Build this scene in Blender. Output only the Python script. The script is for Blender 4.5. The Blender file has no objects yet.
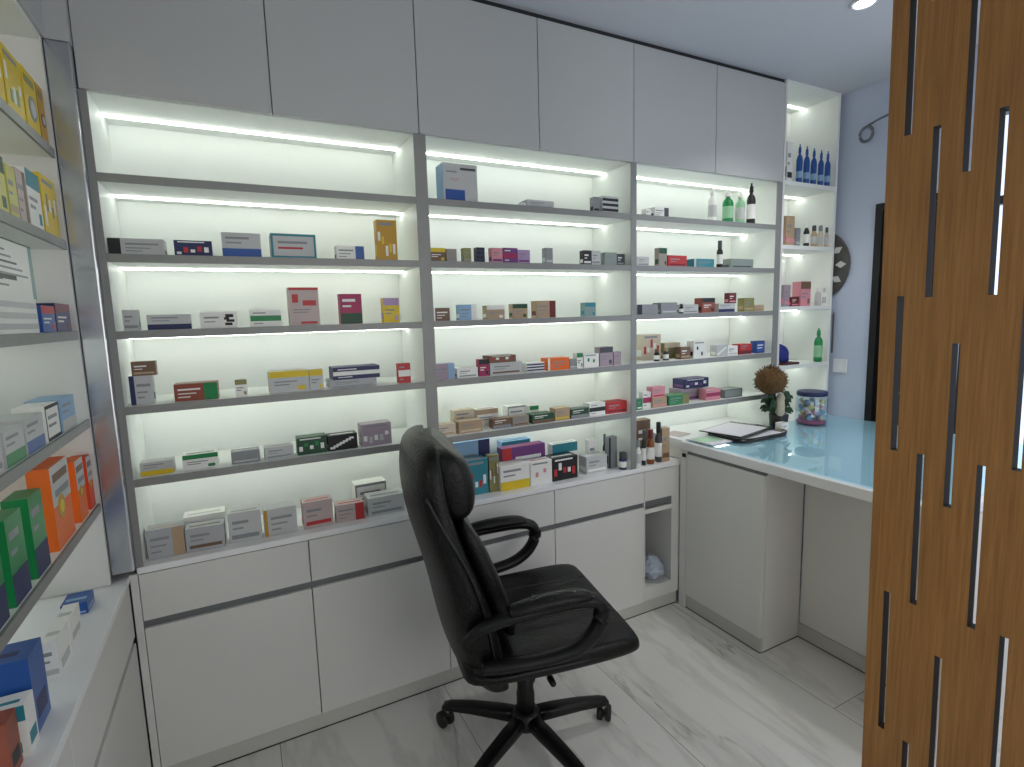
import bpy, math, random
from mathutils import Vector, Matrix
random.seed(7)
D=bpy.data; SC=bpy.context.scene; COL=SC.collection
PI=math.pi
# ---------------------------------------------------------------- materials
def srgb(r,g,b):
    f=lambda c:(c/255)/12.92 if c/255<=.04045 else ((c/255+.055)/1.055)**2.4
    return (f(r),f(g),f(b),1)
def mat(name,rgb,rough=.5,metal=0,emit=0,coat=0,spec=.5,noise=0,nscale=8,bump=0,bscale=60,ecol=None):
    m=D.materials.new(name);m.use_nodes=True;nt=m.node_tree;b=nt.nodes['Principled BSDF']
    c=srgb(*rgb);b.inputs['Base Color'].default_value=c
    b.inputs['Roughness'].default_value=rough;b.inputs['Metallic'].default_value=metal
    b.inputs['Specular IOR Level'].default_value=spec;b.inputs['Coat Weight'].default_value=coat
    if emit:
        b.inputs['Emission Color'].default_value=srgb(*(ecol or rgb));b.inputs['Emission Strength'].default_value=emit
    tc=nt.nodes.new('ShaderNodeTexCoord')
    n=nt.nodes.new('ShaderNodeTexNoise');n.inputs['Scale'].default_value=nscale;n.inputs['Detail'].default_value=4
    nt.links.new(tc.outputs['Object'],n.inputs['Vector'])
    mx=nt.nodes.new('ShaderNodeMixRGB');mx.blend_type='MULTIPLY';mx.inputs[1].default_value=c
    k=1-(noise or .03);mx.inputs[2].default_value=(k,k,k,1)
    nt.links.new(n.outputs['Fac'],mx.inputs[0]);nt.links.new(mx.outputs[0],b.inputs['Base Color'])
    if bump:
        n2=nt.nodes.new('ShaderNodeTexNoise');n2.inputs['Scale'].default_value=bscale;n2.inputs['Detail'].default_value=3
        nt.links.new(tc.outputs['Object'],n2.inputs['Vector'])
        bp=nt.nodes.new('ShaderNodeBump');bp.inputs['Strength'].default_value=bump;bp.inputs['Distance'].default_value=.01
        nt.links.new(n2.outputs['Fac'],bp.inputs['Height']);nt.links.new(bp.outputs[0],b.inputs['Normal'])
    return m
M=dict(
 wall=mat('painted_wall',(192,202,222),.85,bump=.05,bscale=200),
 ceil=mat('painted_ceiling',(205,208,216),.9,bump=.03,bscale=200),
 lam=mat('white_laminate',(226,226,222),.45,bump=.02,bscale=300),
 plinth=mat('grey_plinth_laminate',(196,196,190),.5),
 lamu=mat('dimmed_white_laminate',(186,188,188),.5),  # cabinet laminate with the dimmer light up high darkened into its colour
 lamd=mat('light_grey_laminate',(218,218,215),.42,bump=.02,bscale=300),
 inner=mat('niche_white_panel',(236,239,236),.5),
 top=mat('white_worktop',(240,241,242),.28),
 alu=mat('brushed_aluminium_edge',(148,149,147),.5,.3,noise=.12,nscale=40),
 chrome=mat('glossy_aluminium_profile',(196,198,204),.22,.9,noise=.1,nscale=15),
 channel=mat('dark_grip_channel',(120,123,125),.45,.5),
 gap=mat('dark_joint',(40,42,44),.8),
 strip=mat('led_strip',(255,255,250),.5,emit=9.3,ecol=(248,255,244)),
 lstrip=mat('led_strip_left_wall',(255,255,250),.5,emit=5,ecol=(250,255,246)),
 leather=mat('black_leather',(7,7,8),.38,spec=.3,bump=.25,bscale=130),
 leatherp=mat('black_leather_piping',(12,12,13),.45),
 plastic=mat('black_plastic',(10,10,11),.4,spec=.35),
 rubber=mat('black_caster_rubber',(13,13,13),.5),
 steel=mat('polished_steel',(170,170,172),.25,1),
 doorblk=mat('dark_door_panel',(26,22,26),.35),
 doorfr=mat('black_door_frame',(14,13,15),.4),
 paper=mat('white_paper',(238,236,242),.8),
 tray=mat('black_tray_plastic',(18,18,20),.35),
 bark=mat('dried_brown_flowers',(118,88,50),.95,noise=.6,nscale=60,bump=.8,bscale=90),
 leaf=mat('dark_green_leaf',(40,72,48),.55,noise=.3,nscale=30),
 pot=mat('dark_pot',(24,26,24),.4),
 cream=mat('cream_ceramic',(214,206,186),.5,noise=.25,nscale=60),
 blueb=mat('blue_cloth_bag',(34,48,140),.75,noise=.4,nscale=30,bump=.3),
 maroon=mat('maroon_folder',(74,26,42),.55),
 switch=mat('switch_plastic',(226,228,232),.4),
 ring=mat('grey_metal_bracket',(112,114,124),.4,.5),
 orn=mat('dark_ornament_wood',(84,82,80),.5,noise=.3,nscale=30),
 ornl=mat('pale_ornament_inlay',(204,206,204),.4),
 lamp=mat('downlight_lens',(255,255,255),.5,emit=40,ecol=(255,250,244)),
 winglow=mat('daylit_window_pane',(214,232,255),.3,emit=1.1,ecol=(222,235,255)),
 fillglow=mat('added_fill_pane',(235,240,245),.3,emit=.35,ecol=(250,248,240)),  # glowing pane of the unseen fill window added behind the viewer
 winfr=mat('dark_window_frame',(38,40,44),.4),
)
def glassy(name,tint,fac=.12,rough=.03):
    m=D.materials.new(name);m.use_nodes=True;nt=m.node_tree;nt.nodes.remove(nt.nodes['Principled BSDF'])
    o=nt.nodes['Material Output'];t=nt.nodes.new('ShaderNodeBsdfTransparent');t.inputs[0].default_value=tint
    g=nt.nodes.new('ShaderNodeBsdfGlossy');g.inputs['Roughness'].default_value=rough;g.inputs[0].default_value=(.9,.97,1,1)
    lw=nt.nodes.new('ShaderNodeLayerWeight');lw.inputs[0].default_value=.36
    mm=nt.nodes.new('ShaderNodeMath');mm.operation='MULTIPLY_ADD';mm.inputs[1].default_value=1.0;mm.inputs[2].default_value=fac*.3
    ge=nt.nodes.new('ShaderNodeNewGeometry');iv=nt.nodes.new('ShaderNodeMath');iv.operation='SUBTRACT';iv.inputs[0].default_value=1;nt.links.new(ge.outputs['Backfacing'],iv.inputs[1]);m3=nt.nodes.new('ShaderNodeMath');m3.operation='MULTIPLY';nt.links.new(iv.outputs[0],m3.inputs[1])
    mx=nt.nodes.new('ShaderNodeMixShader');nt.links.new(lw.outputs[0],mm.inputs[0]);nt.links.new(mm.outputs[0],m3.inputs[0]);nt.links.new(m3.outputs[0],mx.inputs[0])
    nt.links.new(t.outputs[0],mx.inputs[1]);nt.links.new(g.outputs[0],mx.inputs[2]);nt.links.new(mx.outputs[0],o.inputs[0]);return m
M['glass']=glassy('pale_blue_desk_glass',(.84,.96,1,1))
M['clear']=glassy('clear_plastic',(.78,.86,.92,1),.2,.08)
def wood():
    m=D.materials.new('oak_veneer_vertical_grain');m.use_nodes=True;nt=m.node_tree;b=nt.nodes['Principled BSDF'];b.inputs['Roughness'].default_value=.55
    tc=nt.nodes.new('ShaderNodeTexCoord');mp=nt.nodes.new('ShaderNodeMapping');mp.inputs['Scale'].default_value=(60,60,2.2)
    n=nt.nodes.new('ShaderNodeTexNoise');n.inputs['Scale'].default_value=2.2;n.inputs['Detail'].default_value=6;n.inputs['Roughness'].default_value=.62
    mp2=nt.nodes.new('ShaderNodeMapping');mp2.inputs['Scale'].default_value=(7,7,.8)
    n2=nt.nodes.new('ShaderNodeTexNoise');n2.inputs['Scale'].default_value=1.6;n2.inputs['Detail'].default_value=3
    L=nt.links.new
    L(tc.outputs['Object'],mp.inputs[0]);L(mp.outputs[0],n.inputs[0]);L(tc.outputs['Object'],mp2.inputs[0]);L(mp2.outputs[0],n2.inputs[0])
    r=nt.nodes.new('ShaderNodeValToRGB');r.color_ramp.elements[0].position=.3;r.color_ramp.elements[0].color=srgb(150,103,52)
    r.color_ramp.elements[1].position=.72;r.color_ramp.elements[1].color=srgb(186,134,74)
    L(n.outputs['Fac'],r.inputs[0]);mx=nt.nodes.new('ShaderNodeMixRGB');mx.blend_type='MULTIPLY';mx.inputs[2].default_value=(.8,.76,.7,1)
    L(n2.outputs['Fac'],mx.inputs[0]);L(r.outputs[0],mx.inputs[1]);L(mx.outputs[0],b.inputs['Base Color'])
    bp=nt.nodes.new('ShaderNodeBump');bp.inputs['Strength'].default_value=.12;bp.inputs['Distance'].default_value=.002;L(n.outputs['Fac'],bp.inputs['Height']);L(bp.outputs[0],b.inputs['Normal'])
    return m
M['wood']=wood()
STAG=.3
def marble():
    m=D.materials.new('white_marble_tile');m.use_nodes=True;nt=m.node_tree;b=nt.nodes['Principled BSDF'];b.inputs['Roughness'].default_value=.22
    N=nt.nodes.new;L=nt.links.new;tc=N('ShaderNodeTexCoord')
    sep=N('ShaderNodeSeparateXYZ');L(tc.outputs['Object'],sep.inputs[0])
    def joint(out,off,per,wd):
        a=N('ShaderNodeMath');a.operation='SUBTRACT';L(out,a.inputs[0]);a.inputs[1].default_value=off
        w=N('ShaderNodeMath');w.operation='PINGPONG';L(a.outputs[0],w.inputs[0]);w.inputs[1].default_value=per/2
        c=N('ShaderNodeMath');c.operation='LESS_THAN';L(w.outputs[0],c.inputs[0]);c.inputs[1].default_value=wd;return c.outputs[0]
    jx=joint(sep.outputs[0],.34,.6,.0015)
    ca=N('ShaderNodeMath');ca.operation='SUBTRACT';L(sep.outputs[0],ca.inputs[0]);ca.inputs[1].default_value=.34+.6
    cb_=N('ShaderNodeMath');cb_.operation='DIVIDE';L(ca.outputs[0],cb_.inputs[0]);cb_.inputs[1].default_value=1.2
    cf=N('ShaderNodeMath');cf.operation='FRACT';L(cb_.outputs[0],cf.inputs[0])
    cg=N('ShaderNodeMath');cg.operation='GREATER_THAN';L(cf.outputs[0],cg.inputs[0]);cg.inputs[1].default_value=.5
    ch=N('ShaderNodeMath');ch.operation='MULTIPLY_ADD';L(cg.outputs[0],ch.inputs[0]);ch.inputs[1].default_value=STAG;L(sep.outputs[1],ch.inputs[2])
    jy=joint(ch.outputs[0],-.81,1.2,.0015)
    mx=N('ShaderNodeMath');mx.operation='MAXIMUM';L(jx,mx.inputs[0]);L(jy,mx.inputs[1])
    # veins: distorted noise ridges; each tile is cut from another part of the slab
    def cell(out,off,per):
        a=N('ShaderNodeMath');a.operation='SUBTRACT';L(out,a.inputs[0]);a.inputs[1].default_value=off
        d=N('ShaderNodeMath');d.operation='DIVIDE';L(a.outputs[0],d.inputs[0]);d.inputs[1].default_value=per
        f=N('ShaderNodeMath');f.operation='FLOOR';L(d.outputs[0],f.inputs[0]);return f.outputs[0]
    cx=cell(sep.outputs[0],.34,.6);cyy=cell(ch.outputs[0],-.81,1.2)
    cb=N('ShaderNodeCombineXYZ');L(cx,cb.inputs[0]);L(cyy,cb.inputs[1])
    sc=N('ShaderNodeVectorMath');sc.operation='SCALE';L(cb.outputs[0],sc.inputs[0]);sc.inputs[3].default_value=3.7
    ad=N('ShaderNodeVectorMath');L(tc.outputs['Object'],ad.inputs[0]);L(sc.outputs[0],ad.inputs[1])
    mp=N('ShaderNodeMapping');mp.inputs['Rotation'].default_value=(0,0,.5);mp.inputs['Scale'].default_value=(2.3,.55,1);L(ad.outputs[0],mp.inputs[0])
    def vein(scale,width,seed):
        n=N('ShaderNodeTexNoise');n.noise_dimensions='4D';n.inputs['W'].default_value=seed;n.inputs['Scale'].default_value=scale;n.inputs['Detail'].default_value=6;n.inputs['Roughness'].default_value=.55;n.inputs['Distortion'].default_value=.25
        L(mp.outputs[0],n.inputs['Vector'])
        s=N('ShaderNodeMath');s.operation='SUBTRACT';L(n.outputs['Fac'],s.inputs[0]);s.inputs[1].default_value=.5
        ab=N('ShaderNodeMath');ab.operation='ABSOLUTE';L(s.outputs[0],ab.inputs[0])
        mr=N('ShaderNodeMapRange');mr.inputs['From Min'].default_value=0;mr.inputs['From Max'].default_value=width;mr.inputs['To Min'].default_value=1;mr.inputs['To Max'].default_value=0;L(ab.outputs[0],mr.inputs[0]);return mr.outputs[0]
    v1=vein(.8,.006,4.4);v2=vein(2.4,.05,5.1)
    c0=N('ShaderNodeMixRGB');c0.inputs[1].default_value=srgb(226,225,221);c0.inputs[2].default_value=srgb(204,203,199)
    vv=N('ShaderNodeMath');vv.operation='MULTIPLY';L(v2,vv.inputs[0]);vv.inputs[1].default_value=.7;L(vv.outputs[0],c0.inputs[0])
    nm=N('ShaderNodeTexNoise');nm.inputs['Scale'].default_value=3;L(ad.outputs[0],nm.inputs['Vector'])
    mr=N('ShaderNodeMapRange');mr.inputs['From Min'].default_value=.45;mr.inputs['From Max'].default_value=.65;L(nm.outputs['Fac'],mr.inputs[0])
    vm=N('ShaderNodeMath');vm.operation='MULTIPLY';L(v1,vm.inputs[0]);L(mr.outputs[0],vm.inputs[1])
    c1=N('ShaderNodeMixRGB');L(c0.outputs[0],c1.inputs[1]);c1.inputs[2].default_value=srgb(166,160,150);L(vm.outputs[0],c1.inputs[0])
    c2=N('ShaderNodeMixRGB');L(c1.outputs[0],c2.inputs[1]);c2.inputs[2].default_value=srgb(150,148,144);L(mx.outputs[0],c2.inputs[0])
    L(c2.outputs[0],b.inputs['Base Color']);return m
M['marble']=marble()
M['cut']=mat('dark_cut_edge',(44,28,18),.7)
PALETTE=dict(W=(240,240,236),LG=(196,198,198),G=(142,146,150),DG=(70,74,80),K=(26,26,30),N=(34,42,92),B=(34,84,160),LB=(142,180,214),T=(40,134,150),GR=(24,134,74),
 DGR=(34,78,52),OL=(140,136,84),Y=(226,196,34),GO=(196,150,40),O=(238,110,26),OR=(222,72,28),R=(192,48,52),DR=(110,26,36),M=(168,40,92),P=(120,64,132),LI=(182,152,196),
 PK=(222,148,160),BR=(120,92,72),RB=(150,78,60),TN=(184,158,128),BE=(214,200,176),S=(176,178,182),MV=(168,150,164),PG=(196,178,176),BG=(158,148,138),GG=(138,152,146),TG=(130,160,160),
 LGR=(150,200,160),YG=(206,204,110),AM=(138,74,24),TX=(92,96,104))
CM={}
def cm(k):
    if k not in CM:
        gl=k in('GR','AM','B','LGR')
        CM[k]=mat('printed_card_'+{'W':'white','K':'black'}.get(k,k.lower()),PALETTE[k],.35 if gl else .45,noise=.08,nscale=30)
    return CM[k]
# ---------------------------------------------------------------- geometry
class MB:
    def __init__(s):s.v=[];s.f=[];s.m=[];s.sm=[];s.mats=[]
    def mi(s,m):
        if m not in s.mats:s.mats.append(m)
        return s.mats.index(m)
    def box(s,x0,x1,y0,y1,z0,z1,m,xf=None):
        n=len(s.v)
        for z in(z0,z1):
            for x,y in((x0,y0),(x1,y0),(x1,y1),(x0,y1)):
                p=Vector((x,y,z));s.v.append(xf@p if xf else p)
        k=s.mi(m)
        for q in((0,3,2,1),(4,5,6,7),(0,1,5,4),(1,2,6,5),(2,3,7,6),(3,0,4,7)):
            s.f.append([n+i for i in q]);s.m.append(k);s.sm.append(False)
        return s
    def rings(s,rings,m,cap=True,smooth=True,closed=False):
        n=len(s.v);c=len(rings[0]);k=s.mi(m)
        for r in rings:s.v+= [Vector(p) for p in r]
        R=len(rings)
        for i in range(R if closed else R-1):
            for j in range(c):
                a=n+i*c+j;b=n+i*c+(j+1)%c;i2=(i+1)%R;d=n+i2*c+j;e=n+i2*c+(j+1)%c
                s.f.append([a,b,e,d]);s.m.append(k);s.sm.append(smooth)
        if cap and not closed:
            s.f.append([n+j for j in range(c)][::-1]);s.m.append(k);s.sm.append(False)
            s.f.append([n+(R-1)*c+j for j in range(c)]);s.m.append(k);s.sm.append(False)
        return s
    def lathe(s,prof,c,m,seg=16,axis='z',smooth=True):
        rr=[]
        for r,h in prof:
            ring=[]
            for j in range(seg):
                a=2*PI*j/seg;x,y=r*math.cos(a),r*math.sin(a)
                p={'z':(x,y,h),'y':(x,h,-y),'x':(h,x,y)}[axis];ring.append(Vector(c)+Vector(p))
            rr.append(ring)
        return s.rings(rr,m,smooth=smooth)
    def tube(s,pts,rad,m,seg=10,flat=1.0,closed=False):
        pts=[Vector(p) for p in pts];rr=[];n=len(pts);up=Vector((0,0,1))
        for i,p in enumerate(pts):
            a=pts[(i-1)%n] if (i or closed) else p;b=pts[(i+1)%n] if (i<n-1 or closed) else p
            t=(b-a).normalized();u=up if abs(t.z)<.97 else Vector((0,1,0))
            sx=t.cross(u).normalized();sy=sx.cross(t).normalized()
            r=rad[i] if isinstance(rad,(list,tuple)) else rad
            rr.append([p+sx*r*math.cos(2*PI*j/seg)*flat+sy*r*math.sin(2*PI*j/seg) for j in range(seg)])
        return s.rings(rr,m,closed=closed)
    def build(s,name,parent=None,bevel=0,sub=0):
        me=D.meshes.new(name);me.from_pydata([tuple(p) for p in s.v],[],s.f)
        for m in s.mats:me.materials.append(m)
        for i,p in enumerate(me.polygons):p.material_index=s.m[i];p.use_smooth=s.sm[i]
        me.validate();me.update()
        import bmesh
        b=bmesh.new();b.from_mesh(me);bmesh.ops.recalc_face_normals(b,faces=b.faces);b.to_mesh(me);b.free()
        o=D.objects.new(name,me);COL.objects.link(o)
        if parent:o.parent=parent
        if bevel:
            md=o.modifiers.new('bevel','BEVEL');md.width=bevel;md.segments=2;md.limit_method='ANGLE'
        if sub:
            md=o.modifiers.new('subdivision','SUBSURF');md.levels=sub;md.render_levels=sub
        return o
def tag(o,label,cat,group=None):
    o['label']=label;o['category']=cat
    if group:o['group']=group
    return o
def thing(name,label,cat,loc=(0,0,0),rz=0,group=None):
    o=D.objects.new(name,None);o.empty_display_size=.05;COL.objects.link(o);o.location=loc;o.rotation_euler=(0,0,rz);return tag(o,label,cat,group)
def struct(o):o['kind']='structure';return o
def bx(name,a,m,parent=None,bevel=0):return MB().box(*a,m).build(name,parent,bevel)
def catmull(P,k=6):
    P=[Vector(p) for p in P];out=[]
    for i in range(len(P)-1):
        p0=P[max(i-1,0)];p1=P[i];p2=P[i+1];p3=P[min(i+2,len(P)-1)]
        for j in range(k):
            t=j/k;out.append(.5*((2*p1)+(p2-p0)*t+(2*p0-5*p1+4*p2-p3)*t*t+(-p0+3*p1-3*p2+p3)*t**3))
    out.append(P[-1]);return out
def sell(cx,cy,a,b,n=24,e=3.0):
    o=[]
    for j in range(n):
        t=2*PI*j/n;c,s_=math.cos(t),math.sin(t)
        o.append((cx+a*math.copysign(abs(c)**(2/e),c),cy+b*math.copysign(abs(s_)**(2/e),s_)))
    return o
# ---------------------------------------------------------------- room
XR=3.34;XL=-.34;YB=.30;YF=-3.3;ZC=2.583
struct(bx('floor',(XL-.1,XR+.1,YF-.1,YB+.1,-.05,0),M['marble']))
struct(bx('ceiling',(XL-.1,XR+.1,YF-.1,YB+.1,ZC,ZC+.05),M['ceil']))
struct(bx('wall_back',(XL-.1,XR+.1,YB,YB+.08,0,ZC),M['wall']))
struct(bx('wall_left',(XL-.08,XL,YF,YB,0,ZC),M['wall']))
# right wall: solid, doorway, solid, window, solid
DY0,DY1,DZ=-.20,-.56,1.97
WY0,WY1,WZ0,WZ1=-.60,-2.3,.45,2.3
b=MB();w=M['wall'];x0,x1=XR,XR+.1
b.box(x0,x1,DY0,YB,0,ZC,w);b.box(x0,x1,DY1,DY0,DZ,ZC,w);b.box(x0,x1,WY0,DY1,0,ZC,w)
b.box(x0,x1,WY1,WY0,0,WZ0,w);b.box(x0,x1,WY1,WY0,WZ1,ZC,w);b.box(x0,x1,YF,WY1,0,ZC,w)
struct(b.build('wall_right'))
d=struct(bx('door_1',(XR+.03,XR+.07,DY1+.03,DY0-.03,0,DZ-.03),M['doorblk']))
b=MB();b.box(XR-.015,XR+.09,DY0-.035,DY0,0,DZ,M['doorfr']);b.box(XR-.015,XR+.09,DY1,DY1+.035,0,DZ,M['doorfr']);b.box(XR-.015,XR+.09,DY1+.035,DY0-.035,DZ-.035,DZ,M['doorfr'])
b.build('door_frame',d)
b=MB();b.tube([(XR+.03,DY1+.09,1.0),(XR-.02,DY1+.09,1.0),(XR-.02,DY1+.2,1.0)],.009,M['steel']);b.build('door_handle',d)
def window(name,plane,a,c,z0,z1,pos,out,panes):
    # plane 'x': opening spans y a..c on x=pos ; plane 'y': spans x on y=pos
    def B(bb,u0,u1,v0,v1,d0,d1,m):
        if plane=='x':bb.box(min(d0,d1),max(d0,d1),u0,u1,v0,v1,m)
        else:bb.box(u0,u1,min(d0,d1),max(d0,d1),v0,v1,m)
    b=MB();B(b,a,c,z0,z1,pos+out*.06,pos+out*.07,M['winglow' if plane=='x' else 'fillglow']);o=struct(b.build(name))
    f=MB();t=.04;p0,p1=pos+out*.0,pos+out*.058
    B(f,a,a+t,z0,z1,p0,p1,M['winfr']);B(f,c-t,c,z0,z1,p0,p1,M['winfr']);B(f,a+t,c-t,z0,z0+t,p0,p1,M['winfr']);B(f,a+t,c-t,z1-t,z1,p0,p1,M['winfr'])
    for i in range(1,panes):
        u=a+(c-a)*i/panes;B(f,u-.02,u+.02,z0+t,z1-t,p0,p1,M['winfr'])
    zm=z0+(z1-z0)*.78;B(f,a+t,c-t,zm-.018,zm+.018,p0+out*.004,p1-out*.004,M['winfr'])
    f.build('window_frame',o);return o
window('window_1','x',WY1,WY0,WZ0,WZ1,XR,1,3)
# wall behind the viewer with an unseen window added as fill light
b=MB();y0,y1=YF-.1,YF;VX0,VX1,VZ0,VZ1=.5,2.9,.5,2.35
b.box(XL,VX0,y0,y1,0,ZC,w);b.box(VX1,XR,y0,y1,0,ZC,w);b.box(VX0,VX1,y0,y1,0,VZ0,w);b.box(VX0,VX1,y0,y1,VZ1,ZC,w)
struct(b.build('wall_front'));window('added_fill_window','y',VX0,VX1,VZ0,VZ1,YF,-1,3)
# ---------------------------------------------------------------- upper cabinets
lam=M['lam'];lamd=M['lamd']
def upper(x0,x1,xm,label):
    t=thing('upper_cabinet',label,'cabinet',(x0,0,2.10),group='handleless upper cabinets under the ceiling')
    L=lambda n,a,m,bv=0:bx(n,(a[0]-x0,a[1]-x0,a[2],a[3],a[4]-2.10,a[5]-2.10),m,t,bv)
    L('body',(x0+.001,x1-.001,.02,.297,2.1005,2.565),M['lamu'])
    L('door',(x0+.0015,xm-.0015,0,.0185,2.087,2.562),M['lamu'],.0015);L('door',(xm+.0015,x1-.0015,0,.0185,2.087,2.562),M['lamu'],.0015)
    return t
upper(0,.944,.477,'shade-toned white two door upper cabinet above the left shelf bay')
upper(.944,1.894,1.428,'shade-toned white two door upper cabinet above the middle shelf bay')
upper(1.894,2.862,2.381,'shade-toned white two door upper cabinet above the right shelf bay')
tag(bx('ceiling_filler',(0,2.862,.012,.03,2.566,2.5825),M['gap']),'dark shadow gap strip between upper cabinets and ceiling','trim')
t=thing('upper_cabinet','shade-toned white upper cabinet above the left wall shelves','cabinet',(-.05,-2.6,2.2),group='handleless upper cabinets under the ceiling')
bx('body',(-.288,-.021,.001,2.598,.0005,.38),lamd,t)
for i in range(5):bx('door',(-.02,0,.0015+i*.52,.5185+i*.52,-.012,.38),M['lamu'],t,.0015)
# ---------------------------------------------------------------- shelving bays
inner=M['inner'];alu=M['alu']
Z=[1.8615,1.6434,1.427,1.2075,.9904]
def bay(x0,x1,sl,sr,label,zbot=.736,zr=.736):
    t=thing('shelving_unit',label,'shelving unit',(x0,0,zbot),group='lit shelving bays on the back wall')
    def L(n,a,m,bv=0):return bx(n,(a[0]-x0,a[1]-x0,a[2],a[3],a[4]-zbot,a[5]-zbot),m,t,bv)
    b=MB();b.box(0,sl,.004,.28,0,2.0845-zbot,inner);b.box(0,sl,0,.004,0,2.0845-zbot,alu);b.build('side_panel',t)
    b=MB();b.box(x1-x0-sr,x1-x0,.004,.28,zr-zbot,2.0845-zbot,inner);b.box(x1-x0-sr,x1-x0,0,.004,zr-zbot,2.0845-zbot,alu);b.build('side_panel',t)
    L('back_panel',(x0,x1,.2805,.298,zbot,2.10),inner)
    L('top_panel',(x0+.001,x1-.001,.019,.28,2.085,2.0995),inner)
    L('led_strip',(x0+sl,x1-sr,.19,.198,2.079,2.0845),M['strip'])
    for z in Z:
        b=MB();b.box(sl+.0005,x1-x0-sr-.0005,.006,.28,z-.011-zbot,z+.011-zbot,inner);b.box(sl+.0005,x1-x0-sr-.0005,.001,.006,z-.012-zbot,z+.011-zbot,alu)
        o=b.build('shelf',t)
        bx('led_strip',(sl+.002,x1-x0-sr-.002,.19,.198,z-.0165-zbot,z-.0112-zbot),M['strip'],o)
    return t
bay(0,.944,.018,.022,'left lit white shelving bay with aluminium shelf edges')
bay(.944,1.894,.022,.015,'middle lit white shelving bay behind the office chair')
bay(1.894,2.862,.015,.04,'right lit white shelving bay above the desk end',zr=.8305)
# narrow tower
x0,x1,zb=2.862,3.312,.8305
t=thing('shelving_unit','narrow full height lit shelf tower beside the right wall','shelving unit',(x0,0,zb))
def L(n,a,m,bv=0,p=None):return bx(n,(a[0]-x0,a[1]-x0,a[2],a[3],a[4]-zb,a[5]-zb),m,p or t,bv)
L('side_panel',(x0+.001,x0+.016,0,.28,zb,2.582),lam);L('side_panel',(x1-.016,x1,0,.28,zb,2.582),inner)
L('back_panel',(x0+.001,x1,.2805,.298,zb,2.582),inner);L('top_panel',(x0+.0165,x1-.0165,0,.28,2.568,2.582),inner)
for z in(2.568,2.0883,1.7658,1.4473,1.1308):
    o=t
    if z<2.5:o=L('shelf',(x0+.0165,x1-.0165,.001,.28,z-.01,z+.01),inner)
    s0=z-(.01 if z<2.5 else 0)
    bx('led_strip',(.017,x1-x0-.017,.2,.21,s0-.0055-zb,s0-.0002-zb),M['strip'],o)
# ---------------------------------------------------------------- left wall shelving
xs=-.057;ye=-2.6
t=thing('shelving_unit','lit white shelving along the left wall at the frame edge','shelving unit',(xs,0,.716))
def L(n,a,m,p=None):return bx(n,(a[0]-xs,a[1]-xs,a[2],a[3],a[4]-.716,a[5]-.716),m,p or t)
L('side_panel',(-.32,xs,-.045,-.0305,.716,2.187),lamd)
L('side_panel',(-.32,xs,ye,ye+.018,.716,2.187),lamd)
L('back_panel',(-.338,-.3205,ye,-.0305,.716,2.187),inner)
for z in(2.187,1.9,1.668,1.431,1.19,.949):
    o=t
    if z<2.18:
        b=MB();b.box(-.32-xs,-.006,ye+.019,-.0455,z-.011-.716,z+.011-.716,inner);b.box(-.006,0,ye+.019,-.0455,z-.012-.716,z+.011-.716,alu);o=b.build('shelf',t)
    else:L('top_panel',(-.32,xs,ye+.0185,-.0455,2.175,2.187),inner)
    s0=z-.0115-.716
    bx('led_strip',(-.285-xs,-.275-xs,ye+.03,-.05,s0-.0055,s0-.0002),M['lstrip'],o)
b=MB();b.box(-.0565,-.0005,-.03,.28,.7355,2.187,M['chrome']);tag(b.build('corner_post',None,.004),'glossy grey aluminium corner post between left wall shelves and back shelves','post')
tag(bx('corner_post',(-.0565,-.0005,-.03,.28,2.188,2.5825),M['lamu']),'shade-toned white filler post above the glossy corner post up to the ceiling','post')
# ---------------------------------------------------------------- base cabinets
def base(x0,x1,joints,label,niche=None):
    t=thing('base_cabinet',label,'cabinet',(x0,0,0),group='white base cabinets under the worktop')
    def L(n,a,m,bv=0,p=None):return bx(n,(a[0]-x0,a[1]-x0,a[2],a[3],a[4],a[5]),m,p or t,bv)
    if niche:
        n0,n1,nz0,nz1=niche
        L('side_panel',(x0+.0005,n0,.001,.295,.07,.712),lamd);L('side_panel',(n1,x1-.0005,.001,.295,.07,.712),lamd)
        L('bottom_panel',(n0,n1,.001,.295,.07,nz0),lamd);L('back_panel',(n0,n1,.285,.295,nz0,.52),lamd);L('top_panel',(n0,n1,.001,.295,nz1,nz1+.02),lamd)
        L('grip_channel',(n0,n1,.003,.012,.5375,.566),M['channel']);L('drawer',(x0+.0015,n1,0,.018,.567,.711),lamd,.0015)
    else:
        L('body',(x0+.0005,x1-.0005,.04,.295,.07,.712),lamd)
        L('grip_channel',(x0+.001,x1-.001,.012,.0395,.53,.575),M['channel'])
        J=[x0]+joints+[x1]
        for a,c in zip(J,J[1:]):
            L('drawer',(a+.0015,c-.0015,0,.0185,.563,.711),lamd,.0015);L('door',(a+.0015,c-.0015,0,.0185,.067,.5375),lamd,.0015)
    L('plinth',(x0,x1,.014,.032,.004,.063),M['plinth']);L('seal_strip',(x0,x1,.0125,.031,0,.0038),M['gap'])
base(0,.97,[.482],'white base cabinet with drawers and doors under the left bay')
base(.97,1.957,[1.465],'white base cabinet with drawers and doors behind the office chair')
base(1.957,2.176,[],'narrow white base cabinet with one drawer above an open niche',(1.963,2.128,.135,.505))
b=MB();b.box(0,2.176,-.004,.298,.7145,.7345,M['top'])
b.box(2.176,2.19,-.0,.298,.7145,.7345,M['top'])
tag(b.build('worktop',None,.0015),'long white worktop running along the back wall under the lit bays','worktop')
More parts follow.
